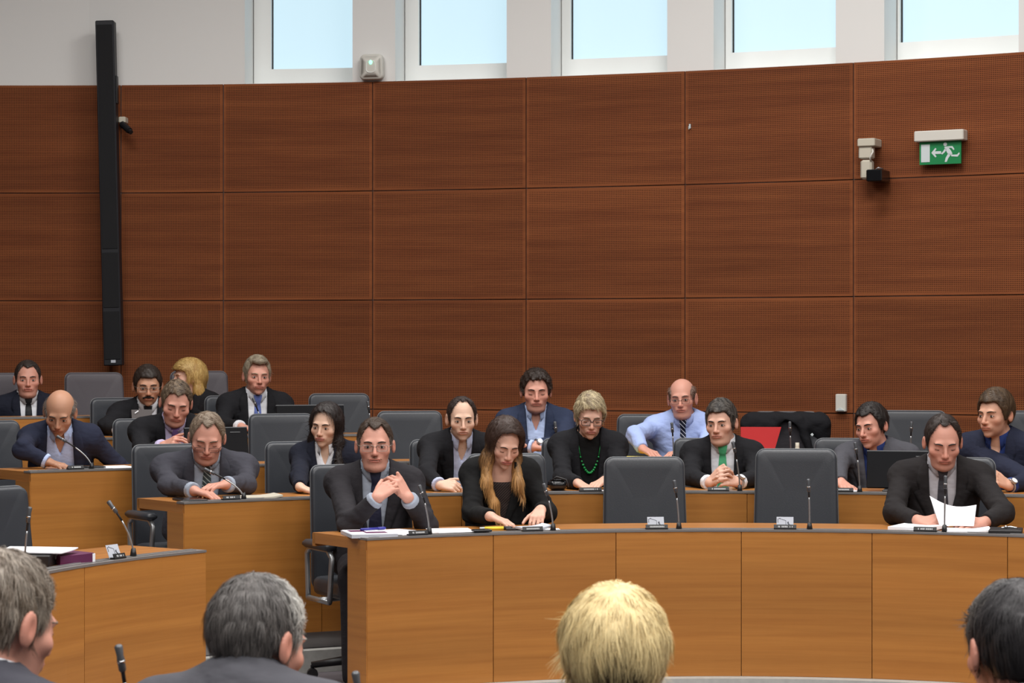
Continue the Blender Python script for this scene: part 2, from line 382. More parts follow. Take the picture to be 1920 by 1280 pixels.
arc_block('plinth', 'stone', 2.755, 2.858, -.02, .083, -math.pi*.98, math.pi*.98, g)

# ------------------------------------------------------------------ curved desks
def desk(label, row, a0, a1, joints, plinth=False):
    R0, fl_z = TIER[row]; z = fl_z+DZ; t = empty('curved_desk', tuple(rp(R0+.24, (a0+a1)/2, fl_z))); tag(t, label, 'desk', 'rows of curved wooden desks')
    zb = fl_z+.086
    kids = []
    kids.append(arc_block('worktop', 'desk_top_wood', R0+.012, R0+.48, z-.05, z, a0, a1))
    kids.append(arc_block('apron', 'desk_wood', R0+.46, R0+.484, z-.062, z-.004, a0, a1))
    kids.append(arc_block('duct_box', 'desk_wood', R0+.022, R0+.16, zb, z-.05, a0, a1))
    js = [a0]+list(joints)+[a1]
    for i in range(len(js)-1): kids.append(arc_block('front_panel', 'desk_wood', R0, R0+.0215, zb-.002, z-.006, js[i], js[i+1], gap=.0035))
    kids.append(arc_block('cable_strip', 'steel_strip', R0-.003, R0+.072, z-.0055, z+.004, a0-.0005, a1+.0005))
    kids.append(arc_block('strip_groove', 'dark_groove', R0+.026, R0+.034, z+.004, z+.0048, a0+.01, a1-.01))
    kids.append(arc_block('strip_lip', 'aluminium', R0+.062, R0+.072, z+.004, z+.0065, a0+.004, a1-.004))
    kids.append(arc_block('kickboard', 'kick_board', R0+.03, R0+.15, fl_z+.002, zb, a0+.003, a1-.003))
    for a in (a0, a1):
        s = 1 if a == a0 else -1; e0, e1 = sorted((a-s*.0006, a+s*.006)); kids.append(arc_block('end_panel', 'desk_wood', R0+.002, R0+.165, zb-.001, z-.0505, e0, e1))
    # supports under the rear of the top
    n = max(2, int((a1-a0)*R0/1.1))
    for i in range(1, n):
        a = a0+(a1-a0)*i/n; kids.append(arc_block('support', 'desk_wood', R0+.161, R0+.42, fl_z+.003, z-.05, a-.012/R0, a+.012/R0))
    for k in kids: k.parent = t; k.matrix_parent_inverse = t.matrix_basis.inverted()
    return t
jA = [ang_at(x, 2.83) for x in (925, 1155, 1390, 1635, 1889)]
aA0 = ang_at(688, 2.83); stA = jA[-1]-jA[-2]
desk('front curved desk on the right, its left end beside the aisle', 'A', aA0, jA[-1]+2*stA, jA+[jA[-1]+stA])
aL1 = math.atan2(-1.29-CX, 9.80-CY)
desk('front curved desk at the left edge with an empty seat and a purple folder', 'A', aL1-4*.2755, aL1, [aL1-.2755*k for k in (3, 2, 1)])
aB0 = math.atan2(-1.59-CX, 11.45-CY)
def seq(a0, a1, n): return [a0+(a1-a0)*k/n for k in range(1, n)]
desk('second-row curved desk where the man with lowered glasses sits at its end', 'B', aB0, .95, seq(aB0, .95, 9))
aB1 = math.atan2(-2.27-CX, 10.90-CY)
desk('second-row desk corner glimpsed at the far left behind the empty chair', 'B', aB1-.75, aB1, seq(aB1-.75, aB1, 3))
aC0 = math.atan2(-2.54-CX, 12.43-CY)
desk('third-row curved desk with the bald man leaning at its left end', 'C', aC0, .80, seq(aC0, .80, 10))
aD1 = ang_at(722, 7.0)
desk('fourth-row curved desk behind the moustached man\'s and grey-haired man\'s monitors', 'D', aC0-.01, aD1, seq(aC0-.01, aD1, 4))
aE1 = ang_at(470, 8.12)
desk('rearmost short curved desk in front of the blonde woman', 'E', aC0-.01, aE1, seq(aC0-.01, aE1, 3))
# the near side of the round, where the four people seen from behind sit
desk('near curved desk below the frame in front of the people seen from behind', 'A', math.pi-.62, math.pi+.62, seq(math.pi-.62, math.pi+.62, 4))

# ------------------------------------------------------------------ chairs
def rounded(w0, w1, h, r, n=5):
    """outline of a rounded panel: width w0 at the bottom, w1 at the top"""
    out = []
    for cx, cy, s in ((w0-r, r, -90), (w1-r, h-r, 0), (-(w1-r), h-r, 90), (-(w0-r), r, 180)):
        for i in range(n+1):
            a = math.radians(s+90*i/n); out.append((cx+r*math.cos(a), cy+r*math.sin(a)))
    return out
def pillow(name, mat, out, thick, fn, parent, bev=.018, rings=3):
    """rounded panel with soft edges; fn maps (x, y, depth) to the place"""
    V = []; F = []; n = len(out); lay = []
    for s in (-1, 1):
        for k in range(rings+1):
            t = k/rings*math.pi/2
            lay.append((bev*(1-math.cos(t)) if s < 0 else bev*(1-math.sin(t)), None))
    prof = []
    for k in range(rings+1):
        t = k/rings*math.pi/2; prof.append((bev*(1-math.sin(t)), -thick/2+bev*(1-math.cos(t)) if False else -thick/2+bev*(1-math.cos(t))))
    prof = [(bev*(1-math.sin(k/rings*math.pi/2)), -thick/2+bev*(1-math.cos(k/rings*math.pi/2))) for k in range(rings+1)]
    prof += [(i, -d) for i, d in reversed(prof)]
    c = np.array(out); ctr = c.mean(0); tang = np.roll(c, -1, 0)-np.roll(c, 1, 0); nrm = np.stack([tang[:, 1], -tang[:, 0]], 1); nrm /= np.linalg.norm(nrm, axis=1)[:, None]
    prof = [(bev+.5*(1), prof[0][1])]*0+prof
    # flat faces get two inner rings so they can bulge
    rows = [(None, .35, -thick/2-.006), (None, .8, -thick/2-.002)]+[(i, 1, d) for i, d in prof]+[(None, .8, thick/2+.002), (None, .35, thick/2+.006)]
    for i, sc, d in rows:
        for p, q in zip(c, nrm):
            x, y = (p-q*i) if i is not None else (ctr+(p-ctr)*sc); V.append(fn(x, y, d))
    m = len(rows)
    for j in range(m-1):
        for i in range(n): F.append((j*n+i, j*n+(i+1) % n, (j+1)*n+(i+1) % n, (j+1)*n+i))
    F.append(tuple(range(n-1, -1, -1))); F.append(tuple(range((m-1)*n, m*n)))
    return mk(name, V, F, mat, parent, True)
def make_chair(mat):
    """swivel chair facing -y, origin on the floor under the column; backrest top at z=1.05"""
    t = empty('swivel_chair')
    def back(x, y, d): 
        yy = .255+.06*(y/.62)+.03*(x/.22)**2*-1+d; return (x, yy, .43+y)
    bk = pillow('backrest', mat, rounded(.218, .205, .62, .045), .055, back, t)
    b = MB(); b.tube([back(x, y, 0) for x, y in [(p[0]*1.004, p[1]*1.0+.001) for p in rounded(.218, .205, .62, .045)]], .0032, 6, closed=True); b.build('piping', 'piping_grey', bk, True)
    pillow('seat', mat, [(x, y-.235) for x, y in rounded(.23, .235, .47, .07)], .09, lambda x, y, d: (x, -y, .455+d*-1), t, bev=.03)
    for s in (-1, 1):
        b = MB(); X = s*.265
        pts = [(X, .16, .40), (X, .175, .62), (X, .13, .655), (X, -.10, .655), (X, -.15, .62), (X, -.12, .40)]
        P = []
        for i in range(len(pts)-1):
            for k in range(4): P.append(np.array(pts[i])*(1-k/4)+np.array(pts[i+1])*k/4)
        P.append(np.array(pts[-1])); b.tube(P, .014, 8)
        b.tube([(X, .16, .40), (X, -.12, .40)], .014, 8); b.tube([(X, .02, .40), (s*.15, .02, .405)], .014, 8)
        a = b.build('armrest', 'aluminium', t, True)
        q = MB(); q.box((X, .015, .672), (.032, .16, .02), bev=.014); q.build('arm_pad', 'leather', a, True)
    b = MB(); b.tube([(0, 0, .09), (0, 0, .41)], [.03, .026], 12); b.box((0, 0, .405), (.12, .12, .015), bev=.01); b.build('gas_column', 'black_plastic', t, False)
    for k in range(5):
        a = TAU*k/5+.3; c, s = math.cos(a), math.sin(a); b = MB()
        b.tube([(0, 0, .10), (c*.15, s*.15, .088), (c*.29, s*.29, .07)], [.028, .022, .016], 8); f = b.build('base_leg', 'black_plastic', t, True)
        w = MB(); w.tube([(c*.285-s*.022, s*.285+c*.022, .027), (c*.285+s*.022, s*.285-c*.022, .027)], .027, 12); w.tube([(c*.285, s*.285, .03), (c*.285, s*.285, .07)], .01, 6); w.build('castor', 'black_plastic', f, False)
    return t
def copy_tree(o, parent=None):
    c = o.copy(); COL.objects.link(c); c.parent = parent
    for ch in list(o.children): copy_tree(ch, c)
    return c
chair_src = {'leather': make_chair('leather'), 'leather_violet': make_chair('leather_violet')}
used = set()
CH = {}
def chair(label, x, y, row, off=None, mat='leather', dyaw=0, ztop=None, far=True):
    """x, y: pixel of the middle of the backrest's top edge"""
    off = off or dict(A=.92, B=.92, C=.92, D=.72, E=.80)[row]
    R0, fz = TIER[row]; p = at_ring(x, y, R0+off+.30, far) if far else at_d(x, y, ring_d(x, R0+off+.30, False))
    a = math.atan2(p[0]-CX, p[1]-CY)
    o = chair_src[mat] if mat not in used else copy_tree(chair_src[mat]); used.add(mat)
    base = rp(R0+off, a, fz)
    if ztop is None: ztop = p[2]
    dz = ztop-fz-1.05
    o.location = base; o.rotation_euler = (0, 0, -a+math.radians(dyaw)); o.scale = (1, 1, (ztop-fz)/1.05)
    tag(o, label, 'chair', 'grey leather swivel chairs'); return o
# ------------------------------------------------------------------ implicit surfaces for bodies, clothes and hair
f32 = np.float32
def v3(*a): return np.array(a, float)
def unit(v): v = np.asarray(v, float); return v/(np.linalg.norm(v)+1e-9)
def smin(a, b, k):
    if k <= 0: return np.minimum(a, b)
    h = np.maximum(k-np.abs(a-b), 0)/k; return np.minimum(a, b)-h*h*k*.25
def smax(a, b, k): return -smin(-a, -b, k)
def cone(P, a, b, ra, rb):
    a = np.asarray(a, f32); ba = np.asarray(b, f32)-a; pa = P-a
    t = np.clip(pa@ba/f32(ba@ba+1e-12), 0, 1); q = pa-t[:, None]*ba
    return np.sqrt(np.einsum('ij,ij->i', q, q))-(f32(ra)+t*f32(rb-ra))
def ell(P, c, r, M=None):
    q = P-np.asarray(c, f32)
    if M is not None: q = q@np.asarray(M, f32)           # M columns = axes
    r = np.asarray(r, f32); k0 = np.sqrt(np.einsum('ij,ij->i', q/r, q/r)); k1 = np.sqrt(np.einsum('ij,ij->i', q/(r*r), q/(r*r)))
    return k0*(k0-1)/(k1+1e-9)
def wob(P, s, ph=0.0):
    x, y, z = P[:, 0]*s+ph, P[:, 1]*s+ph*1.7, P[:, 2]*s-ph
    return (np.sin(x*1.7+2*np.sin(z*1.1)+y)+np.sin(y*2.3-z*1.9+1.3*np.sin(x*1.3))+np.sin(z*2.9+x*1.1-y*.7))/3
E12 = [(0, 1), (2, 3), (4, 5), (6, 7), (0, 2), (1, 3), (4, 6), (5, 7), (0, 4), (1, 5), (2, 6), (3, 7)]
def polygonise(f, lo, hi, h):
    """surface nets on a lattice that is only evaluated near the surface"""
    lo = np.asarray(lo, float); n = np.maximum(np.ceil((np.asarray(hi)-lo)/(4*h)).astype(int), 1)
    ci = np.stack(np.meshgrid(*[np.arange(k) for k in n], indexing='ij'), -1).reshape(-1, 3)
    fc = f(((ci+.5)*4*h+lo).astype(f32)); act = (np.abs(fc) < 4*h*1.25).reshape(n)
    cm = act.repeat(4, 0).repeat(4, 1).repeat(4, 2); N = n*4+1
    nm = np.zeros(N, bool)
    for dx in (0, 1):
        for dy in (0, 1):
            for dz in (0, 1): nm[dx:dx+N[0]-1, dy:dy+N[1]-1, dz:dz+N[2]-1] |= cm
    Fv = np.full(N, 1, f32); base = fc.reshape(n).repeat(4, 0).repeat(4, 1).repeat(4, 2); Fv[:-1, :-1, :-1] = base
    idx = np.argwhere(nm); 
    if len(idx) == 0: return np.zeros((0, 3)), np.zeros((0, 4), int)
    Fv[nm] = f((idx*h+lo).astype(f32)); s = Fv < 0
    sub = [s[dx:dx+N[0]-1, dy:dy+N[1]-1, dz:dz+N[2]-1] for dz in (0, 1) for dy in (0, 1) for dx in (0, 1)]
    cnt = sum(x.astype(np.int8) for x in sub); ac = (cnt > 0) & (cnt < 8) & cm
    c = np.argwhere(ac); vid = np.full(ac.shape, -1, np.int32); vid[ac] = np.arange(len(c))
    off = np.array([(dx, dy, dz) for dz in (0, 1) for dy in (0, 1) for dx in (0, 1)])
    val = np.stack([Fv[c[:, 0]+o[0], c[:, 1]+o[1], c[:, 2]+o[2]] for o in off], 1)
    acc = np.zeros((len(c), 3)); w = np.zeros(len(c))
    for a, b in E12:
        va, vb = val[:, a], val[:, b]; m = (va < 0) != (vb < 0); t = np.where(m, va/(va-vb+1e-12), 0)
        acc += m[:, None]*(off[a]+t[:, None]*(off[b]-off[a])); w += m
    V = (c+acc/np.maximum(w, 1)[:, None])*h+lo
    Q = []
    for ax in range(3):
        A = [slice(None)]*3; B = [slice(None)]*3; A[ax] = slice(0, -1); B[ax] = slice(1, None)
        d = s[tuple(A)] != s[tuple(B)]; e = np.argwhere(d); u, v = (ax+1) % 3, (ax+2) % 3
        ok = (e[:, u] > 0) & (e[:, v] > 0) & (e[:, u] < N[u]-1) & (e[:, v] < N[v]-1); e = e[ok]
        ids = []
        for du, dv in ((1, 1), (0, 1), (0, 0), (1, 0)):
            g = e.copy(); g[:, u] -= du; g[:, v] -= dv; ids.append(vid[g[:, 0], g[:, 1], g[:, 2]])
        q = np.stack(ids, 1); neg = s[e[:, 0], e[:, 1], e[:, 2]]; q[~neg] = q[~neg][:, ::-1]
        Q.append(q[(q >= 0).all(1)])
    return V, np.concatenate(Q)
def normals(V, Q):
    n = np.cross(V[Q[:, 2]]-V[Q[:, 0]], V[Q[:, 3]]-V[Q[:, 1]]); N = np.zeros_like(V)
    for k in range(4): np.add.at(N, Q[:, k], n)
    return N/(np.linalg.norm(N, axis=1)[:, None]+1e-12)
def prune(V, Q, keepf):
    Q = Q[keepf]; u, inv = np.unique(Q, return_inverse=True); return V[u], inv.reshape(-1, 4)
def rotm(yaw, pitch=0, roll=0):
    """columns: lateral (image right when facing the camera), back, up; pitch>0 looks down, roll>0 tips to image right"""
    y, p, r = map(math.radians, (yaw, pitch, roll)); cy, sy = math.cos(y), math.sin(y)
    Rz = np.array([[cy, -sy, 0], [sy, cy, 0], [0, 0, 1]])
    cp, sp = math.cos(p), math.sin(p); Rx = np.array([[1, 0, 0], [0, cp, -sp], [0, sp, cp]])
    cr, sr = math.cos(r), math.sin(r); Ry = np.array([[cr, 0, sr], [0, 1, 0], [-sr, 0, cr]])
    return Rz@Rx@Ry
# ---- hands
def hand_prims(W, d, n, side, curl=(12, 18, 12), spread=1.0, thumb=(.65, .7, -.25), tcurl=15, s=1.0, curls=None):
    """W wrist, d towards the fingers, n out of the back of the hand, side = direction of the thumb"""
    d = unit(d); n = unit(n-d*np.dot(n, d)); t = np.cross(n, d); t = t if np.dot(t, side) > 0 else -t
    palm = []; fing = []
    off = (.031, .011, -.010, -.030); fl = (.95, 1.06, .99, .80)
    for i in range(4):
        K = W+d*(.092-.010*abs(i-1.2)*.7)*s+t*off[i]*s
        palm.append((W+d*.012*s+t*off[i]*.55*s, K-n*.003*s, .0135*s, .0118*s))
        dirv = unit(d+t*off[i]*2.2*spread); p = K; ang = 0; r0 = .0093*s
        cc = curls[i] if curls else curl
        for j, (ln, cu) in enumerate(zip((.044, .027, .021), cc)):
            ang += math.radians(cu); q = p+(dirv*math.cos(ang)-n*math.sin(ang))*ln*fl[i]*s
            fing.append((i, p, q, r0*(1-.09*j), r0*(1-.09*(j+1)))); p = q
    tb = W+d*.022*s+t*.026*s-n*.006*s; dv = unit(d*thumb[0]+t*thumb[1]+n*thumb[2]); p = tb
    for j, ln in enumerate((.042, .032, .024)):
        q = p+dv*ln*s; fing.append((4, p, q, (.0125-.0015*j)*s, (.0112-.0015*j)*s)); p = q
        dv = unit(dv+d*math.sin(math.radians(tcurl))*1.2-n*math.sin(math.radians(tcurl))*.4-t*math.sin(math.radians(tcurl))*.5)
    return palm, fing
def hand_sdf(P, hp):
    palm, fing = hp; D = None
    for a, b, ra, rb in palm:
        e = cone(P, a, b, ra, rb); D = e if D is None else smin(D, e, .012)
    per = {}
    for i, a, b, ra, rb in fing:
        e = cone(P, a, b, ra, rb); per[i] = e if i not in per else smin(per[i], e, .002)
    for i in per: D = smin(D, per[i], .007 if i < 4 else .014)
    return D
# ---- head in its own frame: x lateral, y back, z up; crown about +.118, chin about -.112
def head_sdf(q, p):
    w = p.get('wide', 1.0)*1.03; jw = p.get('jaw', 1.0)*1.05; fat = p.get('fat', 0.0); q = np.stack([q[:, 0], q[:, 1], np.where(q[:, 2] < 0, q[:, 2]*f32(1.06), q[:, 2])], 1)
    D = ell(q, (0, .016, .032), (.0745*w, .095, .085))
    D = smin(D, ell(q, (0, -.024, -.022), (.0605*w+fat*.5, .068, .088)), .026)
    D = smin(D, ell(q, (0, -.030, -.066), (.0425*jw+fat*1.1, .052, .038)), .024)
    D = smin(D, ell(q, (0, -.073, -.098), (.018*jw, .016, .015)), .022)
    if fat > 0: D = smin(D, ell(q, (0, -.035, -.100), (.045+fat, .045, .022+fat*.4)), .03)
    x = np.abs(q[:, 0]); m = np.stack([x, q[:, 1], q[:, 2]], 1)
    D = smin(D, ell(m, (.043*w, -.058, -.022), (.020+fat*.5, .020, .018)), .022)          # cheeks
    D = smin(D, ell(m, (.022*w, -.0800, .023), (.024, .0095, .008)), .018)                  # brow
    D = smax(D, -ell(m, (.0310*w, -.101, .003), (.019, .0180, .0120)), .014)                # sockets
    D = smin(D, ell(m, (.0315*w, -.0725, .002), (.0155, .0135, .0125)), .005)             # lids
    nl = p.get('nose', 1.0)
    N = cone(q, (0, -.087, .014), (0, -.089-.021*nl, -.030), .0062, .0102)
    N = smin(N, ell(m, (.0110, -.093-.006*nl, -.034), (.0070, .011, .0072)), .006)
    D = smin(D, N, .009)
    D = smax(D, -ell(m, (.007, -.100-.008*nl, -.0435), (.0042, .006, .004)), .003)         # nostrils
    D = smin(D, ell(q, (0, -.083, -.058), (.031, .013, .020)), .014)
    D = smin(D, ell(q, (0, -.0950, -.0565), (.0245, .0075, .0046)), .004)                 # lips
    D = smin(D, ell(q, (0, -.0935, -.0665), (.0215, .0078, .0056)), .003)
    D = smax(D, -ell(q, (0, -.1025, -.0615), (.0260, .010, .0014)), .002)
    ag = p.get('age', .8)
    if ag > 0:
        def seg(x0, z0, x1, z1):
            dx, dz = x1-x0, z1-z0; t = np.clip(((x-x0)*dx+(q[:, 2]-z0)*dz)/(dx*dx+dz*dz), 0, 1); return (x-x0-t*dx)**2+(q[:, 2]-z0-t*dz)**2, t
        fr_ = np.clip((-q[:, 1]-.05)/.01, 0, 1)
        d2, t = seg(.0165, -.030, .031*w, -.062); D = D+ag*.0030*np.exp(-d2/.0032**2)*np.sin(t*2.6+.3)*fr_
        d2, t = seg(.019, -.0145, .044*w, -.0125); D = D+ag*.0018*np.exp(-d2/.0028**2)*fr_
        d2, t = seg(.0055, .012, .0065, .030); D = D+ag*.0012*np.exp(-d2/.0022**2)*fr_
        for zz in (.048, .058): D = D+ag*.0008*np.exp(-((q[:, 2]-zz-.06*x*x/.03)/.0022)**2)*(x < .045)*fr_
    er = p.get('ear', 1.0); a = .25; c, s = math.cos(a), math.sin(a)
    M = np.array([[c, -s, 0], [s, c, 0], [0, 0, 1]]).T
    ear = ell(m, (.0775*w+.004, .010, -.004), (.0085*er, .0185*er, .0325*er), M)
    ear = smax(ear, -ell(m, (.0885*w+.004, .004, .001), (.0085, .0105, .019), M), .006)
    D = smin(D, ear, .006)
    return D
def hair_sdf(q, h):
    """short hair as a cap between a lower hairline and, for balding heads, an upper one"""
    tt, ts, tb = h.get('top', .016), h.get('side', .007), h.get('back', .010)
    D = ell(q, (0, .014+(tb-ts)*.3, .034), (.0755+ts, .096+tb, .0845+tt))
    if 'quiff' in h: D = smin(D, ell(q, (h.get('qx', 0), -.060, .098), (.052, .034, h['quiff'])), .02)
    if 'bun' in h: D = smin(D, ell(q, (0, .03, .08), (.07, .07, h['bun'])), .03)
    ph = np.abs(np.arctan2(q[:, 0], -q[:, 1]))
    hl = h.get('line', .072); rc = h.get('recede', .012); sb = h.get('burn', -.035); np_ = h.get('nape', -.085)
    tem = h.get('temple', .040)
    zmin = np.interp(ph, [0, .35, .62, .95, 1.18, 1.36, 1.52, 1.85, 2.2, 3.2], [hl, hl+rc*.4, hl+rc, tem, sb*.2, sb, .0, -.012, np_*.8, np_])
    D = smax(D, (zmin-q[:, 2])*.75+h.get('edge', 0)*wob(q, 160), .006)
    if 'maxz' in h:
        zmax = np.interp(ph, [0, .9, 1.4, 2.2, 3.2], h['maxz']); D = smax(D, (q[:, 2]-zmax)*.8, .01)
    D = D+h.get('rough', .0025)*wob(q*np.array([1, 1, .5], f32), h.get('freq', 120), 1.0)
    return D
def strands(V, Nn, flow, count, length, width, lift, rng, colf, gravity=0.0, clear=None):
    """little ribbons of hair lying along the flow, added to the hair mesh"""
    ok_ = np.flatnonzero(Nn[:, 2] > -.35); i = ok_[rng.integers(0, len(ok_), count)]; P = V[i]; n = Nn[i]; d = flow(P); d = d-n*(d*n).sum(1)[:, None]
    d = d+rng.normal(0, .22, d.shape); d = d-n*(d*n).sum(1)[:, None]; d /= np.linalg.norm(d, axis=1)[:, None]+1e-9
    w = np.cross(n, d); L = length*rng.uniform(.6, 1.3, (count, 1)); wd = width*rng.uniform(.6, 1.3, (count, 1))
    lf = lift*rng.uniform(.2, 1.2, (count, 1)); pts = []
    for t, k in ((0, 1.0), (.5, .9), (1.0, .12)):
        c = P+d*L*t+n*(lf*math.sin(t*2.4)+.001)-n*(L*t)**2*6+np.array([0, 0, -gravity])*L*t*t
        pts += [c-w*wd*k, c+w*wd*k]
    if clear is not None:
        k = clear(pts[4]) & clear(pts[2]); pts = [p_[k] for p_ in pts]; P = P[k]; count = int(k.sum())
    A = np.stack(pts, 1).reshape(-1, 3); b = np.arange(count)[:, None]*6
    Q = np.concatenate([b+np.array([0, 1, 3, 2]), b+np.array([2, 3, 5, 4])])
    c = colf(P, rng.random((count, 1))); return A, Q, np.repeat(c, 6, 0)
def ik(Sh, W, l1, l2, pole):
    d = W-Sh; D = np.linalg.norm(d)
    if D > (l1+l2)*.995: k = D/((l1+l2)*.995); l1, l2 = l1*k, l2*k
    u = d/D; a = (l1*l1-l2*l2+D*D)/(2*D); hh = math.sqrt(max(l1*l1-a*a, 0)); pv = unit(pole-u*np.dot(pole, u))
    return Sh+u*a+pv*hh
SKIN = {'fair': (206, 162, 142), 'warm': (198, 150, 126), 'ruddy': (198, 144, 126), 'tan': (180, 134, 108), 'pale': (210, 174, 152)}
PEOPLE = []
def person(label, head, d, floor, yaw=0, hyaw=0, pitch=0, roll=0, lean=12, sc=1.0, skin='warm', face={}, hair=None, haircol=((50, 40, 34),), long=None, flow='crown',
           jacket='suit_black', shirt=None, tie=None, vneck=((.06, .062), (0, .058), (-.10, .052), (-.30, .006), (-.6, -.02)), opencol=False, collar=True, turtle=False, bare=0.0,
           hands=(), sw=.172, belly=1.0, glasses=None, eyes='open', brow=None, moustache=None, stubble=0.0, watch=None, seat=.47, desk_z=None, hfine=.0045, sleeve_end=.0, extras=(), noarms=False, trousers='suit_black', cuffs=True, strand=(3600, .026, .00075, .0028), seed=1, jh=.0086, neckfwd=12, back_view=False, necklen=.058):
    rng = np.random.default_rng(seed); 
    C = at_d(head[0], head[1], d); Rh = rotm(yaw+hyaw, pitch, roll)*1.0
    yb = math.radians(yaw); Fw = v3(math.sin(yb), -math.cos(yb), 0); Lt = v3(math.cos(yb), math.sin(yb), 0); U = v3(0, 0, 1)
    piv = C+Rh@v3(0, .018, -.062)*sc
    na = math.radians(lean*.5+neckfwd); nb = piv-(U*math.cos(na)+Fw*math.sin(na))*necklen*sc
    le = math.radians(lean); Zt = U*math.cos(le)+Fw*math.sin(le); Bk = np.cross(Zt, Lt); Bk = Bk if np.dot(Bk, Fw) < 0 else -Bk
    seat_z = floor+seat; spl = max((nb[2]-(seat_z+.10))/math.cos(le), .36); pel = nb-Zt*spl
    T3 = np.stack([Lt, Bk, Zt], 1)
    Tp = lambda x, y, z: nb+T3@(v3(x, y, z)*sc)
    Sh = [Tp(-sw, .012, -.060), Tp(sw, .012, -.060)]
    org = v3(pel[0], pel[1], floor)
    # arms: list of dicts side 0/1 (image left / right seen from the front)
    arms = []
    for s in (0, 1):
        hd = [h for h in hands if h['s'] == s]
        if hd:
            h = hd[0]; W = h['w']; pole = h.get('pole', Lt*(-1 if s == 0 else 1)*.38-U*.8-Fw*.35)
        else:
            h = None; W = pel+Lt*(-.16 if s == 0 else .16)+Fw*.26+U*.10; pole = Lt*(-1 if s == 0 else 1)*.7-Fw*.6
        El = ik(Sh[s], W, .285*sc, .25*sc, pole)
        if h and 'e' in h: El = h['e']
        elif desk_z is not None and h and El[2] < desk_z+.055 and not h.get('free'): El[2] = desk_z+.055
        dd = unit(h['d']) if h and 'd' in h else unit(W-El); nn = h['n'] if h and 'n' in h else U
        side = Lt*(1 if s == 0 else -1) if not (h and 't' in h) else h['t']
        hp = hand_prims(W, dd, nn, side, s=sc*(h.get('hs', 1.0) if h else 1.0)*.97, curl=h.get('curl', (12, 18, 12)) if h else (20, 25, 20), curls=h.get('curls') if h else None, thumb=h.get('thumb', (.65, .7, -.25)) if h else (.65, .7, -.25), tcurl=h.get('tcurl', 15) if h else 15, spread=h.get('spread', 1.0) if h else 1.0)
        arms.append(dict(S=Sh[s], E=El, W=W, hp=hp, dir=unit(W-El)))
    bel = .02*(belly-1)
    def torso(P, i=0.0):
        q = ((P-nb.astype(f32))@T3.astype(f32))/f32(sc)
        D = ell(q, (0, .012, -.20), (.160, .112, .200))
        D = smin(D, ell(q, (0, -.02*belly, -.38), (.148+bel, .115+bel*2, .17)), .08)
        D = smin(D, cone(q, (-sw+.012, .014, -.064), (sw-.012, .014, -.064), .052, .052), .07)
        D = smin(D, cone(q, (-sw*.8, .014, -.046), (0, .008, -.004), .042, .054), .05); D = smin(D, cone(q, (sw*.8, .014, -.046), (0, .008, -.004), .042, .054), .05)
        D = smin(D, ell(q, (0, .0, -spl/sc), (.172+bel, .135+bel, .125)), .06)
        return D*f32(sc)-f32(i)
    def armd(P, a, i, to=1.0, r=(.044, .038, .036, .028)):
        e = cone(P, a['S'], a['E'], r[0]*sc+i, r[1]*sc+i)
        return smin(e, cone(P, a['E'], a['E']+(a['W']-a['E'])*to, r[2]*sc+i, (r[2]+(r[3]-r[2])*to)*sc+i*.8), .03)
    npiv = piv+Rh@v3(0, .004, .0)*sc
    def neck(P, i=0.0): return cone(P, nb-Zt*.05*sc, npiv, (.057*face.get('nk', 1)+face.get('fat', 0)*.7)*sc+i, (.050*face.get('nk', 1)+face.get('fat', 0)*.7)*sc+i)
    def hq(P): return ((P-C.astype(f32))@Rh.astype(f32))/f32(sc)
    def bodyf(P):
        D = smin(torso(P, -.012), neck(P), .045)
        D = smin(D, head_sdf(hq(P), face)*f32(sc), .02)
        if not noarms:
            for a in arms: D = smin(D, armd(P, a, -.004), .03)
            for a in arms: D = smin(D, hand_sdf(P, a['hp']), .014)
        return D
    def hl(P): return smin(smin(torso(P, -.012), neck(P), .045), head_sdf(hq(P), face)*f32(sc), .02)
    # --- skin
    parts = []
    lo = C-.17*sc; hi = C+.17*sc; lo[2] = nb[2]-.05-bare; hi[2] = C[2]+.15*sc
    if bare: lo[:2] -= .02; hi[:2] += .02
    V, Q = polygonise(hl, lo, hi, hfine*sc); parts.append((V, Q))
    boxes = [(lo, hi)]
    if not noarms:
        for a, s in zip(arms, (0, 1)):
            if not [h for h in hands if h['s'] == s]: continue
            l2 = a['W']-.045; h2 = a['W']+.045; pts = np.array([x for f in a['hp'][1] for x in (f[1], f[2])]); l2 = np.minimum(l2, pts.min(0)-.02); h2 = np.maximum(h2, pts.max(0)+.02)
            fa = lambda P, a=a: smin(hand_sdf(P, a['hp']), armd(P, a, -.004), .014)
            V, Q = polygonise(fa, l2, h2, .0041); parts.append((V, Q)); boxes.append((l2, h2))
    lo2 = np.minimum.reduce([pel-.2, nb-.28]+[np.minimum(a['E'], a['W'])-.12 for a in arms]); hi2 = np.maximum.reduce([pel+.2, nb+.28]+[np.maximum(a['E'], a['W'])+.12 for a in arms]); hi2[2] = nb[2]+.06
    V, Q = polygonise(bodyf, lo2, hi2, .021)
    cen = V[Q].mean(1); kp = np.ones(len(Q), bool)
    for l, h in boxes: kp &= ~((cen > l+.012) & (cen < h-.012)).all(1)
    V, Q = prune(V, Q, kp); parts.append((V, Q))
    off = 0; VV = []; QQ = []
    for V, Q in parts: VV.append(V); QQ.append(Q+off); off += len(V)
    V = np.concatenate(VV); Q = np.concatenate(QQ)
    # skin tone with redder lips, nose, cheeks and ears, and beard shadow
    q = (V-C)@Rh/sc; base = np.array(s2l(SKIN[skin])); col = np.tile(base, (len(V), 1))
    def blend(c, m): 
        nonlocal col
        col = col*(1-m[:, None])+np.array(c)*m[:, None]
    gs = lambda cx, cy, cz, r: np.exp(-(((np.abs(q[:, 0])-cx)**2+(q[:, 1]-cy)**2+(q[:, 2]-cz)**2)/(r*r)))
    red = base*np.array([1.02, .72, .68]); 
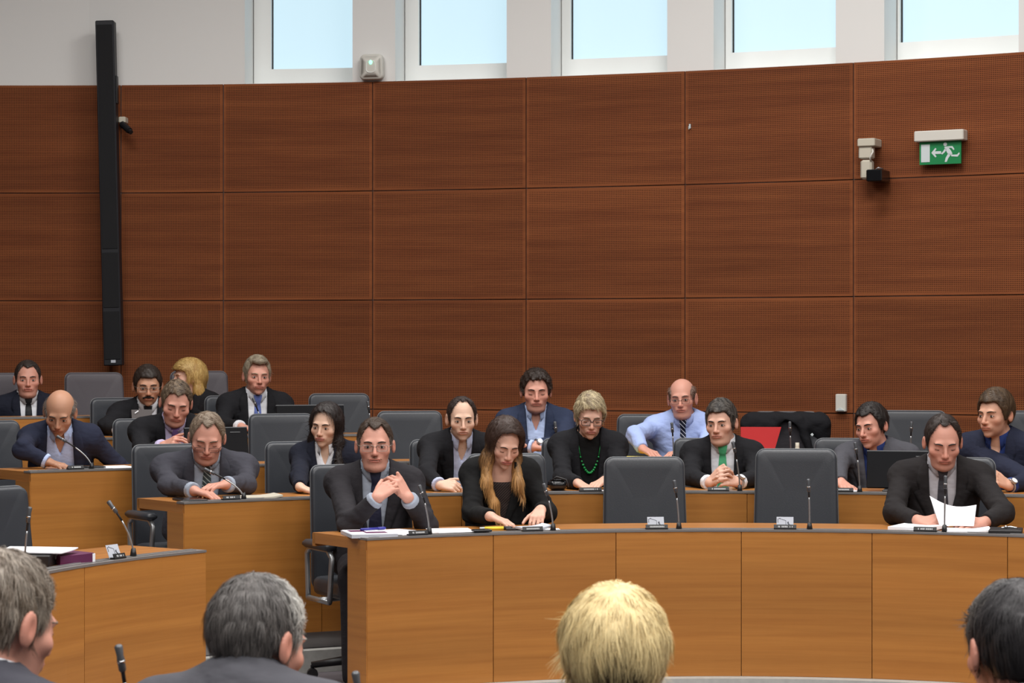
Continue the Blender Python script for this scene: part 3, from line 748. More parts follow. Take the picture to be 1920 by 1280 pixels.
    blend(red, .5*gs(0, -.11, -.03, .022)); blend(red, .42*gs(.045, -.07, -.03, .026)); blend(red, .5*gs(.084, .01, 0, .03))
    if stubble: blend(base*np.array([.62, .62, .66]), stubble*np.clip((-.035-q[:, 2])/.02, 0, 1)*(q[:, 1] < .02)*(q[:, 2] > -.125))
    lip = np.clip(1.25-((q[:, 0]/.027)**2+((q[:, 2]+.0580)/.0110)**2), 0, 1)*(q[:, 1] < -.080)
    blend(base*np.array([.86, .52, .50]) if not face.get('lip') else np.array(s2l(face['lip'])), .75*np.clip(lip*3, 0, 1))
    line = (np.abs(q[:, 2]+.0580) < .0022)*(np.abs(q[:, 0]) < .0255)*(q[:, 1] < -.080); blend(base*.30, .75*line)
    blend(base*np.array([.78, .66, .64]), .45*gs(.032, -.085, .004, .017))
    t = empty('person', tuple(org)); tag(t, label, 'person', 'people seated in the hall'); PEOPLE.append(t)
    mk('body', V-org, Q, 'skin', t, True, col=np.clip(col, 0, 1))
    lc = lambda x, y, z: C+Rh@(v3(x, y, z)*sc)
    w = face.get('wide', 1.0)
    # --- eyes, brows
    if not back_view:
        for s in (-1, 1):
            b = MB(); ex = s*.0315*w
            if eyes == 'open':
                b.ball(lc(ex, -.0768, .0005), (.0128*sc, .0108*sc, .0056*sc), 12, 8, Rh); b.cur = 1
                b.ball(lc(ex+face.get('gaze', 0), -.0834, .0008), (.0062*sc, .0048*sc, .0060*sc), 10, 6, Rh); b.tube([lc(ex+x, -.0855+abs(x)*.40, .0064-x*x*26) for x in (-.0135, -.0065, 0, .0065, .0135)], .0016*sc, 5)
                b.build('eye', ['eye_white', 'iris'], t, True, org)
            else:
                b.tube([lc(ex+x, -.0852+abs(x)*.42, -.0045+abs(x)*.15) for x in (-.013, -.0065, 0, .0065, .013)], .0015*sc, 5)
                b.build('eyelashes', 'iris', t, True, org)
            bc = brow or tuple(int(v*.8) for v in haircol[0]); 
            bn = 'brow_%d_%d_%d' % bc
            if bn not in MATS: plain(bn, bc, .8)
            b = MB(); n = 8; P = []
            for k in range(n):
                bx, bz = s*(.0125+.037*k/(n-1))*w, .0205+.0070*math.sin(k/(n-1)*2.4)-.003*(k/(n-1)); ys = np.linspace(-.125, -.03, 96)
                dv = head_sdf(np.stack([np.full(96, bx), ys, np.full(96, bz)], 1).astype(f32), face); P.append(lc(bx, ys[np.argmax(dv < 0)]-.0008, bz))
            b.tube(P, np.array([.0020, .0031, .0034, .0034, .0031, .0027, .0021, .0012])*sc*face.get('bt', 1.0), 6); b.build('eyebrow', bn, t, True, org)
    if moustache:
        def mf(P):
            a = hq(P); x = np.stack([np.abs(a[:, 0]), a[:, 1], a[:, 2]], 1); k_ = face.get('mst', 1.0); return cone(x, (0, -.0990, -.0455), (.030, -.0870, -.0545), .0085*k_, .0058*k_)*f32(sc)+.0012*wob(a, 260)
        V, Q = polygonise(mf, C-.14, C+.14, .0035); hc = np.array(s2l(moustache)); mk('moustache', V-org, Q, 'hair_mat', t, True, col=hc[None]*(.7+.6*rng.random((len(V), 1))))
    # --- hair
    cols = np.array([s2l(c) for c in haircol])
    if hair is not None or long:
        lw = []
        if long:
            for a, b, ra, rb in long: lw.append((a, b, ra*sc, rb*sc))
        def wp(x): return lc(*x[1:]) if x[0] == 'h' else Tp(*x[1:])
        lw = [(wp(a), wp(b), ra, rb) for a, b, ra, rb in lw]
        def hf(P):
            q = hq(P); D = hair_sdf(q, hair)*f32(sc)
            for a, b, ra, rb in lw: D = smin(D, cone(P, a, b, ra, rb)+.0022*wob(P*np.array([1, 1, .25], f32), 170, 2.0), .03)
            if lw and not back_view: D = smax(D, -(ell(q, face.get('fc', (.0, -.105, -.028)), face.get('fr', (.056, .055, .082)))*f32(sc)), .008)
            return D
        lo = C-.165*sc; hi = C+.165*sc
        for a, b, ra, rb in lw: lo = np.minimum(lo, np.minimum(a, b)-max(ra, rb)-.015); hi = np.maximum(hi, np.maximum(a, b)+max(ra, rb)+.015)
        V, Q = polygonise(hf, lo, hi, .0050*sc); Nn = normals(V, Q)
        def colf(P, r):
            q = (P-C)@Rh/sc
            if len(cols) == 1: return cols[0][None]*(.8+.4*r)
            if flow == 'ombre': m = np.clip((.0-q[:, 2:3])/.16+(r-.5)*.5, 0, 1)
            elif flow == 'roots': m = np.clip((q[:, 2:3]+.004+.9*np.maximum(np.abs(q[:, 0:1])-.03, 0))/.025+(r-.5)*.9, 0, 1)
            elif flow == 'temples': m = np.clip((np.abs(q[:, 0:1])-.045)/.03, 0, 1)*np.clip((.05-q[:, 2:3])/.04, 0, 1)
            elif flow == 'front': m = np.clip((-q[:, 1:2]-.0)/.05+(r-.5)*.8+np.clip((q[:, 2:3]-.05)/.05, 0, .6), 0, 1)
            else: m = np.clip((r-.5)*1.6+.5+.9*(wob(q.astype(f32)*np.array([1, 1, .35], f32), 85, 3.0)[:, None]), 0, 1)
            return (cols[0]*(1-m)+cols[1]*m)*(.85+.3*r)
        if flow == 'fall': fl_ = lambda P: np.concatenate([np.clip((P-C)[:, :2], -.09, .09)*np.clip((P-C)[:, 2:3]/.06, 0, 1)*1.5, np.full((len(P), 1), -.22)], 1)
        else:
            cr = lc(0, .045, .12); bang = h_bang = (hair or {}).get('bang', 0)
            sw_ = Rh@v3((hair or {}).get('part', .8), .45, .35); dn = Rh@v3(.15, .1, -1.)
            def fl_(P):
                q = (P-C)@Rh/sc; v = P-cr; v = v/(np.linalg.norm(v, axis=1)[:, None]+1e-6); m = np.clip((-q[:, 1:2]+.005)/.05, 0, 1)*np.clip((q[:, 2:3]-.02)/.03, 0, 1)*(1-bang)
                return (v+np.array([0, 0, -.35]))*(1-m)+(sw_*(1-.0))*m+dn*np.clip((.03-q[:, 2:3])/.04, 0, 1)*.6
        n_, L_, w_, li_ = strand
        clear = lambda T: ell((((T-C)@Rh)/sc).astype(f32), face.get('fc', (0, -.105, -.020)), face.get('fr', (.056, .058, .086))) > .004
        A, B, Cc = strands(V, Nn, fl_, int(n_*(1.8 if long else 1)), L_*sc, w_, li_, rng, colf, .3, clear)
        cv = colf(V, np.full((len(V), 1), .42))*.8
        mk('hair', np.concatenate([V, A])-org, np.concatenate([Q, B+len(V)]), 'hair_mat', t, True, col=np.concatenate([cv, Cc]))
    # --- clothes
    nbq = lambda P: ((P-nb.astype(f32))@T3.astype(f32))/f32(sc)
    vz, vw = np.array([a for a, b in vneck])[::-1], np.array([b for a, b in vneck])[::-1]
    axn = unit(npiv-nb); ax_l = Lt; ax_b = unit(np.cross(axn, ax_l)); ax_b = ax_b if np.dot(ax_b, Fw) < 0 else -ax_b
    def ncoord(P):
        p = P-nb.astype(f32); a = p@axn.astype(f32); x = p@ax_l.astype(f32); y = p@ax_b.astype(f32); return a/f32(sc), np.sqrt(x*x+y*y)/f32(sc), np.abs(np.arctan2(x, -y))
    def ringcollar(P, r, th, lo_, hi_, gap):
        a, rho, ph = ncoord(P); h = np.interp(ph, [0, 1.2, 3.2], hi_); l = np.interp(ph, [0, .35, .8, 3.2], lo_)
        rr = r+.10*np.clip(.03-a, 0, .1)+face.get('fat', 0)*.7
        D = np.abs(rho-rr)-th; D = np.maximum(D, a-h); D = np.maximum(D, l-a); return np.maximum(D, (gap-ph)*.06)*f32(sc)
    inf = .017
    def jf(P, V_=True, extra=0.0):
        q = nbq(P); D = torso(P, inf+extra)
        D = smin(D, cone(q, (-sw-.004, .012, -.060), (sw+.004, .012, -.060), .056+extra, .056+extra)*f32(sc), .05)
        if V_:
            w_ = np.interp(q[:, 2], vz, vw); ax = np.abs(q[:, 0]); lapw = np.interp(q[:, 2], [-.34, -.13, -.02, .03], [.004, .062, .045, .02])
            pass
        D = D+.0030*wob(P, 22, seed)+.0016*wob(P, 75, seed*2.)
        if V_ and collar is not None and jacket and not turtle == 'plain':
            D = smin(D, ringcollar(P, .0735, .0055, [-.02]*4, [.0, .03, .040], .55), .008)
        D = smax(D, -(cone(P, nb-Zt*.06*sc, npiv, .066*sc+face.get('fat', 0)*.7, .062*sc+face.get('fat', 0)*.7)), .006)
        if V_:
            cut = np.maximum((np.abs(q[:, 0])-w_)*.9, q[:, 1]-.0)*f32(sc); D = np.maximum(D, -cut)
        D = np.maximum(D, (q[:, 2]-.085)*f32(sc)); D = np.maximum(D, -(q[:, 2]+spl/sc+.03)*f32(sc))
        wb = .0028*wob(P, 22, seed)+.0015*wob(P, 75, seed*2.)
        for a in arms:
            to = .93-sleeve_end; ii = .0105+extra*.5; up_ = cone(P, a['S'], a['E'], .044*sc+ii, .038*sc+ii)
            fo = cone(P, a['E'], a['E']+(a['W']-a['E'])*to, .036*sc+ii, (.036-.008*to)*sc+ii*.8)
            fo = np.maximum(fo, (P-(a['E']+(a['W']-a['E'])*to).astype(f32))@a['dir'].astype(f32)); e = smin(up_, fo, .03)
            pe = P-a['E'].astype(f32); dist = np.sqrt((pe*pe).sum(1)); e = e-.0050*np.sin(dist*120+P[:, 2]*50+3*wob(P, 18, seed))*np.exp(-(dist/.085)**2)
            D = smin(D, e+wb, .03)
        return D
    jlo = lo2-.03; jhi = hi2+.03; jhi[2] = nb[2]+.10*sc
    if jacket:
        V, Q = polygonise(jf, jlo, jhi, jh); jo = mk('jacket', V-org, Q, jacket, t, True)
        if vneck and not (turtle == 'plain'):
            jt = lambda P: torso(P, inf+.001)
            for sd in (-1, 1):
                zz = np.linspace(.028, -.31, 22); rows = []; YS = np.linspace(-.27, .06, 90)
                for z in zz:
                    wi = max(float(np.interp(z, vz, vw)), .0); lw_ = float(np.interp(z, [-.31, -.12, -.092, -.086, -.072, -.066, 0, .03], [.010, .064, .070, .040, .040, .056, .044, .022])); r = []
                    for k, u in enumerate((-.004, 0, .35, .7, 1.0, 1.0)):
                        x = sd*(wi+lw_*max(u, 0)-(.003 if u < 0 else 0)); ys = YS; pts = (nb+(np.stack([np.full(90, x), ys, np.full(90, z)], 1)*sc)@T3.T).astype(f32)
                        y = ys[np.argmax(jt(pts) < 0)]; o_ = (-.002, .007, .009, .008, .0065, -.002)[k]; r.append(Tp(x, y-o_/sc, z))
                    rows.append(r)
                b = MB(); b.grid(lambda u, v: rows[int(round(u*21))][int(round(v*5))], 21, 5); b.build('lapel', jacket, jo, True, org)
    if shirt:
        if jacket:
            def sf(P):
                q = nbq(P); D = torso(P, .006)+.0012*wob(P, 55, seed); wv = np.interp(q[:, 2], vz, vw)
                D = smax(D, -(cone(P, nb-Zt*.06*sc, npiv, .060*sc+face.get('fat', 0)*.7, .056*sc+face.get('fat', 0)*.7)), .004)
                if opencol: D = np.maximum(D, -np.maximum(np.abs(q[:, 0])-np.interp(q[:, 2], [-.10, .03], [0, .045]), q[:, 1])*f32(sc))
                if bare: D = np.maximum(D, (q[:, 2]+bare*.75)*f32(sc))
                D = np.maximum(D, (np.abs(q[:, 0])-np.maximum(wv, 0)-.035)*f32(sc)); D = np.maximum(D, q[:, 1]*f32(sc)); D = np.maximum(D, -(q[:, 2]+.46)*f32(sc)); return np.maximum(D, (q[:, 2]-.04)*f32(sc))
        else: sf = lambda P: jf(P, False)
        fns = [sf]
        V, Q = polygonise(sf, jlo, jhi, .0092); parts = [(V, Q)]
        cuffparts = []
        if jacket and cuffs and not noarms:
            for a, s in zip(arms, (0, 1)):
                if not [h for h in hands if h['s'] == s]: continue
                c0 = a['E']+(a['W']-a['E'])*.86; c1 = a['E']+(a['W']-a['E'])*(.985-sleeve_end)
                kf = lambda P: np.maximum(np.maximum(cone(P, c0, c1, .041*sc, .0385*sc), (P-c1.astype(f32))@a['dir'].astype(f32)), -(P-c0.astype(f32))@a['dir'].astype(f32))
                cuffparts.append(polygonise(kf, np.minimum(c0, c1)-.06, np.maximum(c0, c1)+.06, .005))
        off = 0; VV = []; QQ = []
        for V, Q in parts: VV.append(V); QQ.append(Q+off); off += len(V)
        so = mk('shirt' if not turtle else 'turtleneck', np.concatenate(VV)-org, np.concatenate(QQ), shirt, t, True)
        for V, Q in cuffparts: mk('cuff', V-org, Q, shirt, so, True)
        if collar:
            for sd in (-1, 1):
                g0 = (.16 if tie else .06) if not opencol else .34; n = 16; rows = []; ft = face.get('fat', 0)*.7+(0 if jacket else .008)
                for k in range(n+1):
                    ph = g0+(math.pi-g0)*k/n; hi_ = np.interp(ph, [0, 1.2, 3.2], [.030, .046, .060] if not opencol else [.020, .042, .056]); lo_ = np.interp(ph, [0, .30, .62, 1.0, 3.2], [-.014, -.024, .0, .010, .016])+(0 if not opencol else -.014)
                    r0 = .0590+ft; r1 = .0640+ft; r2 = np.interp(ph, [0, .5, 1.2, 3.2], [.083, .080, .074, .070])+ft*1.1
                    dr = ax_l*math.sin(ph)*sd-ax_b*math.cos(ph)*1.06
                    rows.append([nb+(dr*r+axn*h)*sc for r, h in ((r0, lo_+.012), (r0, hi_), ((r0+r1)/2, hi_+.003), (r1, hi_), (r2, lo_), (r2-.003, lo_-.001), (r1-.002, hi_-.006))])
                b = MB(); b.grid(lambda u, v: rows[int(round(u*n))][int(round(v*6))], n, 6); b.build('collar', shirt, so, True, org)
    if turtle:
        tf = lambda P: np.maximum(np.maximum(neck(P, .009), (ncoord(P)[0]-.058)*f32(sc)), -(ncoord(P)[0]+.05)*f32(sc))
        V, Q = polygonise(tf, nb-.13, nb+.13, .005); mk('roll_neck', V-org, Q, shirt or jacket, t, True)
    sface = (lambda P: torso(P, .010)) if jacket else (lambda P: torso(P, inf+.004))
    def front(x, z, off_=.0):
        ys = np.linspace(-.26, .05, 80); pts = (nb+(np.stack([np.full(80, x), ys, np.full(80, z)], 1)*sc)@T3.T).astype(f32); dv = sface(pts)
        if z > -.10: dv = np.minimum(dv, neck(pts, .012))
        i = np.argmax(dv < 0); return Tp(x, ys[i]-off_/sc, z)
    if tie:
        b = MB(); zs = np.linspace(.018, -.38, 24)
        for side in (0,):
            V = []; F = []
            for k, z in enumerate(zs):
                hw = np.interp(z, [-.38, -.045, -.028, -.012, .018], [.040, .019, .015, .021, .026])*(1 if jacket else .82); th = .019 if z > -.03 else .007
                c = front(0, z, th)
                V += [front(-hw, z, .002)*.0+(c+T3@v3(-hw, .006, 0)*sc), c, c+T3@v3(hw, .006, 0)*sc]
            for k in range(len(zs)-1):
                for j in (0, 1): F.append((k*3+j, (k+1)*3+j, (k+1)*3+j+1, k*3+j+1))
            n0 = len(V); V += [v+T3@v3(0, .006, 0) for v in V[:n0]]; F += [tuple(i+n0 for i in f[::-1]) for f in F]
            b.add(V, F)
        b.build('tie', tie, t, True, org)
    if opencol is False and shirt and not tie and not turtle and not bare:
        b = MB()
        for z in (-.05, -.12, -.19): b.ball(front(0, z, .002), .005*sc, 8, 5)
        b.build('button', 'white_plastic', t, True, org)
    # --- trousers and shoes
    kn = [pel+Lt*s*.11*sc+Fw*.42*sc-U*.03 for s in (-1, 1)]; an = [k-U*(k[2]-floor-.09)+Fw*.02 for k in kn]
    def tf(P):
        D = ell(P, pel-U*.02, (.17*sc, .13*sc, .10*sc), np.stack([Lt, -Fw, U], 1))
        for s, k, a in zip((-1, 1), kn, an): D = smin(D, smin(cone(P, pel+Lt*s*.085*sc, k, .088*sc, .066*sc), cone(P, k, a, .064*sc, .052*sc), .03), .04)
        return D
    allp = np.array(kn+an+[pel]); V, Q = polygonise(tf, allp.min(0)-.2, allp.max(0)+.2, .026); V[:, 2] = np.maximum(V[:, 2], floor+.03); mk('trousers', V-org, Q, trousers, t, True)
    for a in an:
        b = MB(); b.ball(a+Fw*.06-U*.045, (.045, .135, .04), 10, 6, np.stack([Lt, Fw, U], 1)); b.build('shoe', 'shoe_black', t, True, org)
    # --- glasses
    if glasses:
        gm, hw_, hh_, thick = glasses[0], glasses[1], glasses[2], glasses[3]; dz = glasses[4] if len(glasses) > 4 else 0.0
        g = MB(); lens = MB(); gy = -.104
        for s in (-1, 1):
            o = [(s*.0325*w+x, gy+.22*abs(x*1.0)*(1 if x*s > 0 else .3)+.004, z+dz-.002) for x, z in [(a, b-hh_) for a, b in rounded(hw_, hw_, 2*hh_, min(hh_, hw_)*.55, 3)]]
            P = [lc(*p) for p in o]; g.tube(P, thick, 6, closed=True); lens.add([p+Rh@v3(0, -.0004, 0) for p in P], [tuple(range(len(P)))])
            g.tube([lc(s*(.0325*w+hw_), gy+.012, .004+dz), lc(s*.078*w, -.05, .010+dz*.6), lc(s*.083*w, .0, .012)], thick, 6)
        g.tube([lc(-.0325*w+hw_, gy+.004, .003+dz), lc(0, gy-.004, .006+dz), lc(.0325*w-hw_, gy+.004, .003+dz)], thick, 6)
        go = g.build('glasses', gm, t, True, org); lens.build('lens', 'lens_glass', go, False, org)
    if watch is not None:
        a = arms[watch]; c = a['E']+(a['W']-a['E'])*(.97-sleeve_end); dr = a['dir']; u = unit(np.cross(dr, U)); v = np.cross(dr, u); b = MB()
        for o_ in (-.005, .005): b.tube([c+dr*o_+(u*math.cos(k*TAU/14)+v*math.sin(k*TAU/14))*.033*sc for k in range(14)], .0045, 6, closed=True)
        nrm = unit(U*.5-v3(0, 1, 0)*.8); nrm = unit(nrm-dr*np.dot(nrm, dr)); b.tube([c+nrm*.030*sc, c+nrm*.041*sc], .019, 14); wo = b.build('watch', 'aluminium', t, False, org)
        b = MB(); b.tube([c+nrm*.0405*sc, c+nrm*.0418*sc], .0155, 14); b.build('watch_dial', 'paper', wo, False, org)
    return dict(t=t, C=C, Rh=Rh, nb=nb, Tp=Tp, lc=lc, front=front, org=org, arms=arms, Fw=Fw, Lt=Lt)
# ------------------------------------------------------------------ the people
cloth('suit_black', (24, 24, 28)); cloth('suit_charcoal', (40, 38, 42)); cloth('suit_grey', (60, 60, 68)); cloth('suit_navy', (34, 38, 56)); cloth('suit_dark_navy', (24, 27, 40)); cloth('suit_brown_black', (32, 29, 30)); cloth('suit_mid', (74, 74, 80)); cloth('suit_light_navy', (42, 50, 72))
cloth('black_jersey', (14, 14, 15), fold=.2)
cloth('shirt_white', (214, 216, 222), fold=.3); cloth('shirt_blue', (160, 178, 224), fold=.4); cloth('shirt_pale_blue', (176, 192, 228), fold=.4); cloth('shirt_grey', (176, 174, 180), fold=.25); cloth('shirt_striped', (206, 210, 228), stripe=(150, 160, 196), sscale=170, fold=.3); cloth('shirt_lilac', (190, 180, 214), fold=.3); cloth('shirt_royal', (36, 52, 104), fold=.3); cloth('shirt_grey_blue', (150, 158, 172), fold=.3)
cloth('lace_black', (30, 27, 28), stripe=(62, 50, 46), sdir='d', sscale=75, fold=.2)
cloth('tie_black', (20, 21, 26), rough=.5); cloth('tie_charcoal', (54, 54, 60), rough=.5); cloth('tie_green', (72, 158, 112), rough=.5); cloth('tie_blue', (88, 104, 164), rough=.5); cloth('tie_purple', (112, 84, 150), stripe=(150, 130, 180), sdir='d', sscale=120, rough=.5, swidth=.3); cloth('tie_stripe_grey', (52, 60, 62), stripe=(140, 148, 146), sdir='e', sscale=36, rough=.5, swidth=.25); cloth('tie_stripe_navy', (20, 26, 46), stripe=(206, 212, 222), sdir='e', sscale=38, rough=.5, swidth=.18); cloth('tie_navy', (30, 32, 52), rough=.5)
def hnd(row, s, w, f, near=False, **k):
    """hand: pixel + distance behind the desk's front edge, for the wrist and for the fingertips"""
    R0, fz = TIER[row]; dz = fz+DZ
    def P(q, lift):
        p = at_ring(q[0], q[1], R0+q[2], not near)
        if p[2] < dz+lift: p[2] = dz+lift
        return p
    W = P(w, .034); T = P(f, .012); return dict(s=s, w=W, d=T-W, **k)
def headd(x, row, off): return ring_d(x, TIER[row][0]+off)
def face_in(x, row, off=.6):
    d = headd(x, row, off); return -math.degrees(math.atan2((x-960)/FPX*d-CX, d-CY))
U3 = v3(0, 0, 1)
short = dict(top=.016, side=.007, back=.010)
P = {}
# front row
d = headd(703, 'A', .66); tp, tq = at_ring(754, 888, 2.83+.33), at_ring(728, 890, 2.83+.35)
wl, wr = at_ring(706, 934, 2.83+.30), at_ring(766, 934, 2.83+.33)
P['clasp'] = person('man in rimless glasses with clasped hands raised before his charcoal suit', (703, 836), d, 0, yaw=6, hyaw=-3, pitch=2, lean=14, sc=1.04, skin='ruddy', face=dict(fat=.0025, wide=1.02, jaw=.98, mst=.55), belly=1.25, sw=.163,
    hair=dict(top=.014, side=.006, back=.01, line=.082, recede=.022, temple=.045, burn=-.03), haircol=((70, 56, 46), (150, 142, 134)), flow='temples', jacket='suit_charcoal', shirt='shirt_grey_blue', tie='tie_navy', moustache=(134, 96, 78),
    hands=[dict(s=0, w=wl, d=tp-wl, n=v3(-.45, -.9, .25), t=v3(-.3, .2, 1), e=at_ring(655, 984, 2.83+.42), curls=[(26, 40, 24), (28, 42, 24), (30, 44, 26), (34, 46, 28)], thumb=(.85, .45, -.1), tcurl=5),
           dict(s=1, w=wr, d=tq-wr, n=v3(.75, -.55, .2), t=v3(.1, .4, 1), e=at_ring(800, 984, 2.83+.44), curls=[(30, 52, 28), (34, 54, 30), (38, 56, 30), (42, 58, 30)], thumb=(.9, .3, .1), tcurl=5)],
    vneck=((.06, .066), (0, .064), (-.10, .060), (-.30, .028), (-.6, .03)), glasses=('glasses_metal', .0255, .0135, .0011), watch=None, desk_z=.76, seed=3, trousers='suit_charcoal')
d = headd(945, 'A', .62)
P['ombre'] = person('young woman with long brown hair fading to blonde looking down at her phone', (946, 832), d, 0, yaw=8, hyaw=8, pitch=26, roll=4, lean=16, sc=.96, skin='fair', face=dict(age=.0, wide=.93, jaw=.86, nose=.85, fc=(.006, -.105, -.018), fr=(.049, .060, .092), lip=(186, 96, 92)),
    hair=dict(top=.024, side=.020, back=.02, line=.098, recede=-.01, temple=.05, burn=-.11, nape=-.13), haircol=((58, 40, 32), (196, 148, 92)), flow='ombre', strand=(4200, .05, .0008, .003), sw=.138,
    long=[(('h', -.060, -.012, .03), ('h', -.082, -.02, -.07), .030, .030), (('h', -.082, -.02, -.07), ('t', -.085, -.11, -.06), .030, .024), (('t', -.085, -.11, -.06), ('t', -.045, -.145, -.16), .022, .016), (('t', -.045, -.145, -.16), ('t', -.015, -.155, -.235), .016, .006),
          (('h', .060, -.006, .03), ('h', .074, -.006, -.07), .026, .024), (('h', .074, -.006, -.07), ('t', .075, -.10, -.06), .024, .022), (('t', .075, -.10, -.06), ('t', .105, -.12, -.13), .020, .007), (('h', 0, .06, .0), ('t', 0, .07, -.05), .075, .06)],
    jacket='black_jersey', shirt='lace_black', collar=False, cuffs=False, bare=.10, vneck=((.06, .066), (0, .062), (-.10, .055), (-.26, .01), (-.6, -.02)), eyes='down',
    hands=[hnd('A', 0, (920, 968, .30), (968, 985, .20), curl=(14, 20, 12), spread=1.3, hs=.95), hnd('A', 1, (1014, 955, .34), (1000, 983, .22), curl=(30, 34, 16), hs=.95)], desk_z=.76, seed=5, brow=(60, 42, 34))
d = headd(1768, 'A', .64)
P['reader'] = person('man in dark suit reading a white sheet held in both hands', (1768, 830), d, 0, yaw=-6, hyaw=3, pitch=18, lean=16, sc=1.06, skin='ruddy', face=dict(fat=.003, wide=1.0), belly=1.15,
    hair=dict(top=.012, side=.006, back=.01, line=.098, recede=.02, temple=.058, burn=-.045), haircol=((52, 42, 38),), jacket='suit_brown_black', shirt='shirt_grey', tie='tie_charcoal', eyes='down', stubble=.2,
    hands=[hnd('A', 0, (1722, 978, .30), (1757, 980, .24), n=v3(-.3, -.35, 1), t=v3(.3, .2, 1), curl=(30, 40, 20), thumb=(.9, .4, .3), e=at_ring(1676, 960, 3.30)), hnd('A', 1, (1846, 982, .30), (1812, 980, .24), n=v3(.3, -.35, 1), t=v3(-.3, .2, 1), curl=(30, 40, 20), thumb=(.9, .4, .3), e=at_ring(1882, 962, 3.30))],
    vneck=((.06, .066), (0, .066), (-.10, .062), (-.30, .012), (-.6, -.02)), desk_z=.76, sw=.174, seed=7, cuffs=False)
# second row
d = headd(385, 'B', .56)
P['spec'] = person('heavy grey-suited man reading with glasses low on his nose', (388, 822), d, .09, yaw=face_in(385, 'B')-18, hyaw=-6, pitch=22, roll=3, lean=24, sc=1.06, skin='ruddy', face=dict(fat=.008, wide=1.03, jaw=1.08), belly=1.35,
    hair=dict(top=.010, side=.008, back=.012, line=.088, recede=.022, temple=.05, burn=-.02, rough=.004), haircol=((112, 92, 74), (150, 136, 120)), jacket='suit_grey', shirt='shirt_grey_blue', tie='tie_stripe_grey', eyes='down', sw=.20,
    hands=[hnd('B', 0, (364, 920, .26), (410, 930, .16), curl=(24, 34, 20)), hnd('B', 1, (424, 908, .30), (380, 912, .26), curl=(22, 30, 16))], vneck=((.06, .068), (0, .066), (-.10, .064), (-.30, .045), (-.6, .03)), glasses=('glasses_dark', .024, .012, .0011, -.016), desk_z=.85, seed=9, trousers='suit_grey')
d = headd(611, 'B', .72)
P['girl'] = person('young woman with long dark straight hair and white collar glancing aside', (611, 798), d, .09, yaw=-8, hyaw=-8, pitch=9, roll=4, lean=8, sc=.97, skin='pale', face=dict(age=.0, wide=.97, jaw=.92, nose=.85, fc=(0, -.105, -.018), fr=(.055, .060, .094), lip=(176, 92, 88)),
    hair=dict(top=.016, side=.014, back=.02, line=.095, recede=-.01, temple=.06, burn=-.11, nape=-.13), haircol=((40, 32, 30),), flow='fall', strand=(3600, .06, .0008, .0015), sw=.152,
    long=[(('h', -.062, -.0, .03), ('h', -.076, .01, -.09), .024, .026), (('h', -.076, .01, -.09), ('t', -.075, -.05, -.10), .026, .024), (('h', .062, -.0, .03), ('h', .076, -.0, -.09), .024, .028), (('h', .076, -.0, -.09), ('t', .080, -.10, -.12), .028, .026), (('t', .080, -.10, -.12), ('t', .085, -.12, -.22), .024, .012), (('h', 0, .06, .0), ('t', 0, .07, -.10), .075, .07)],
    jacket='suit_dark_navy', shirt='shirt_white', opencol=True, vneck=((.06, .064), (0, .060), (-.10, .040), (-.30, .02), (-.6, .0)), eyes='open', brow=(44, 34, 30), desk_z=.85, seed=11, cuffs=False, hands=[hnd('B', 0, (562, 925, .36), (590, 930, .30))])
d = headd(868, 'B', .62)
P['recede'] = person('leaning man with receding dark hair in open striped shirt and black jacket', (866, 786), d, .09, yaw=12, hyaw=-6, pitch=8, lean=28, sc=1.0, skin='pale', face=dict(wide=.95, ear=1.15, jaw=.98), stubble=.4,
    hair=dict(top=.006, side=.004, back=.008, line=.100, recede=.022, temple=.062, burn=-.03), haircol=((56, 44, 40),), jacket='suit_black', shirt='shirt_striped', opencol=True, vneck=((.06, .06), (0, .055), (-.10, .048), (-.30, .04), (-.6, .03)),
    hands=[hnd('B', 0, (824, 913, .27), (856, 910, .22), n=v3(-.2, -.7, .7), t=v3(.2, 0, 1), curl=(50, 60, 30), hs=.92, e=at_ring(800, 890, 4.26+.40)), hnd('B', 1, (925, 915, .3), (900, 922, .24))], desk_z=.85, seed=13, sw=.163)
d = headd(1106, 'B', .62)
P['necklace'] = person('woman with short blonde-grey hair, dark glasses and green bead necklace', (1106, 782), d, .09, yaw=3, hyaw=2, pitch=16, roll=2, lean=14, sc=.99, skin='fair', face=dict(wide=.95, jaw=.9, nose=.9, lip=(178, 100, 94)),
    hair=dict(top=.026, side=.010, back=.014, line=.070, recede=.006, temple=.045, burn=-.02, rough=.004, bang=.5), haircol=((206, 190, 152), (128, 112, 92)), strand=(4600, .026, .0009, .005), jacket='suit_black', shirt='black_jersey', turtle=True, collar=False, cuffs=False, sw=.158,
    vneck=((.06, .066), (0, .062), (-.10, .058), (-.30, .04), (-.6, .02)), glasses=('glasses_dark', .0255, .0165, .0019), eyes='down', hands=[hnd('B', 0, (1084, 906, .24), (1106, 916, .15), curl=(20, 28, 18), hs=.95), hnd('B', 1, (1134, 900, .26), (1108, 912, .18), curl=(20, 28, 18), hs=.95)], desk_z=.85, seed=15, brow=(110, 92, 76))
d = headd(1352, 'B', .62); cl = at_ring(1356, 893, 4.26+.20)
wl, wr = at_ring(1330, 905, 4.26+.27), at_ring(1384, 904, 4.26+.27)
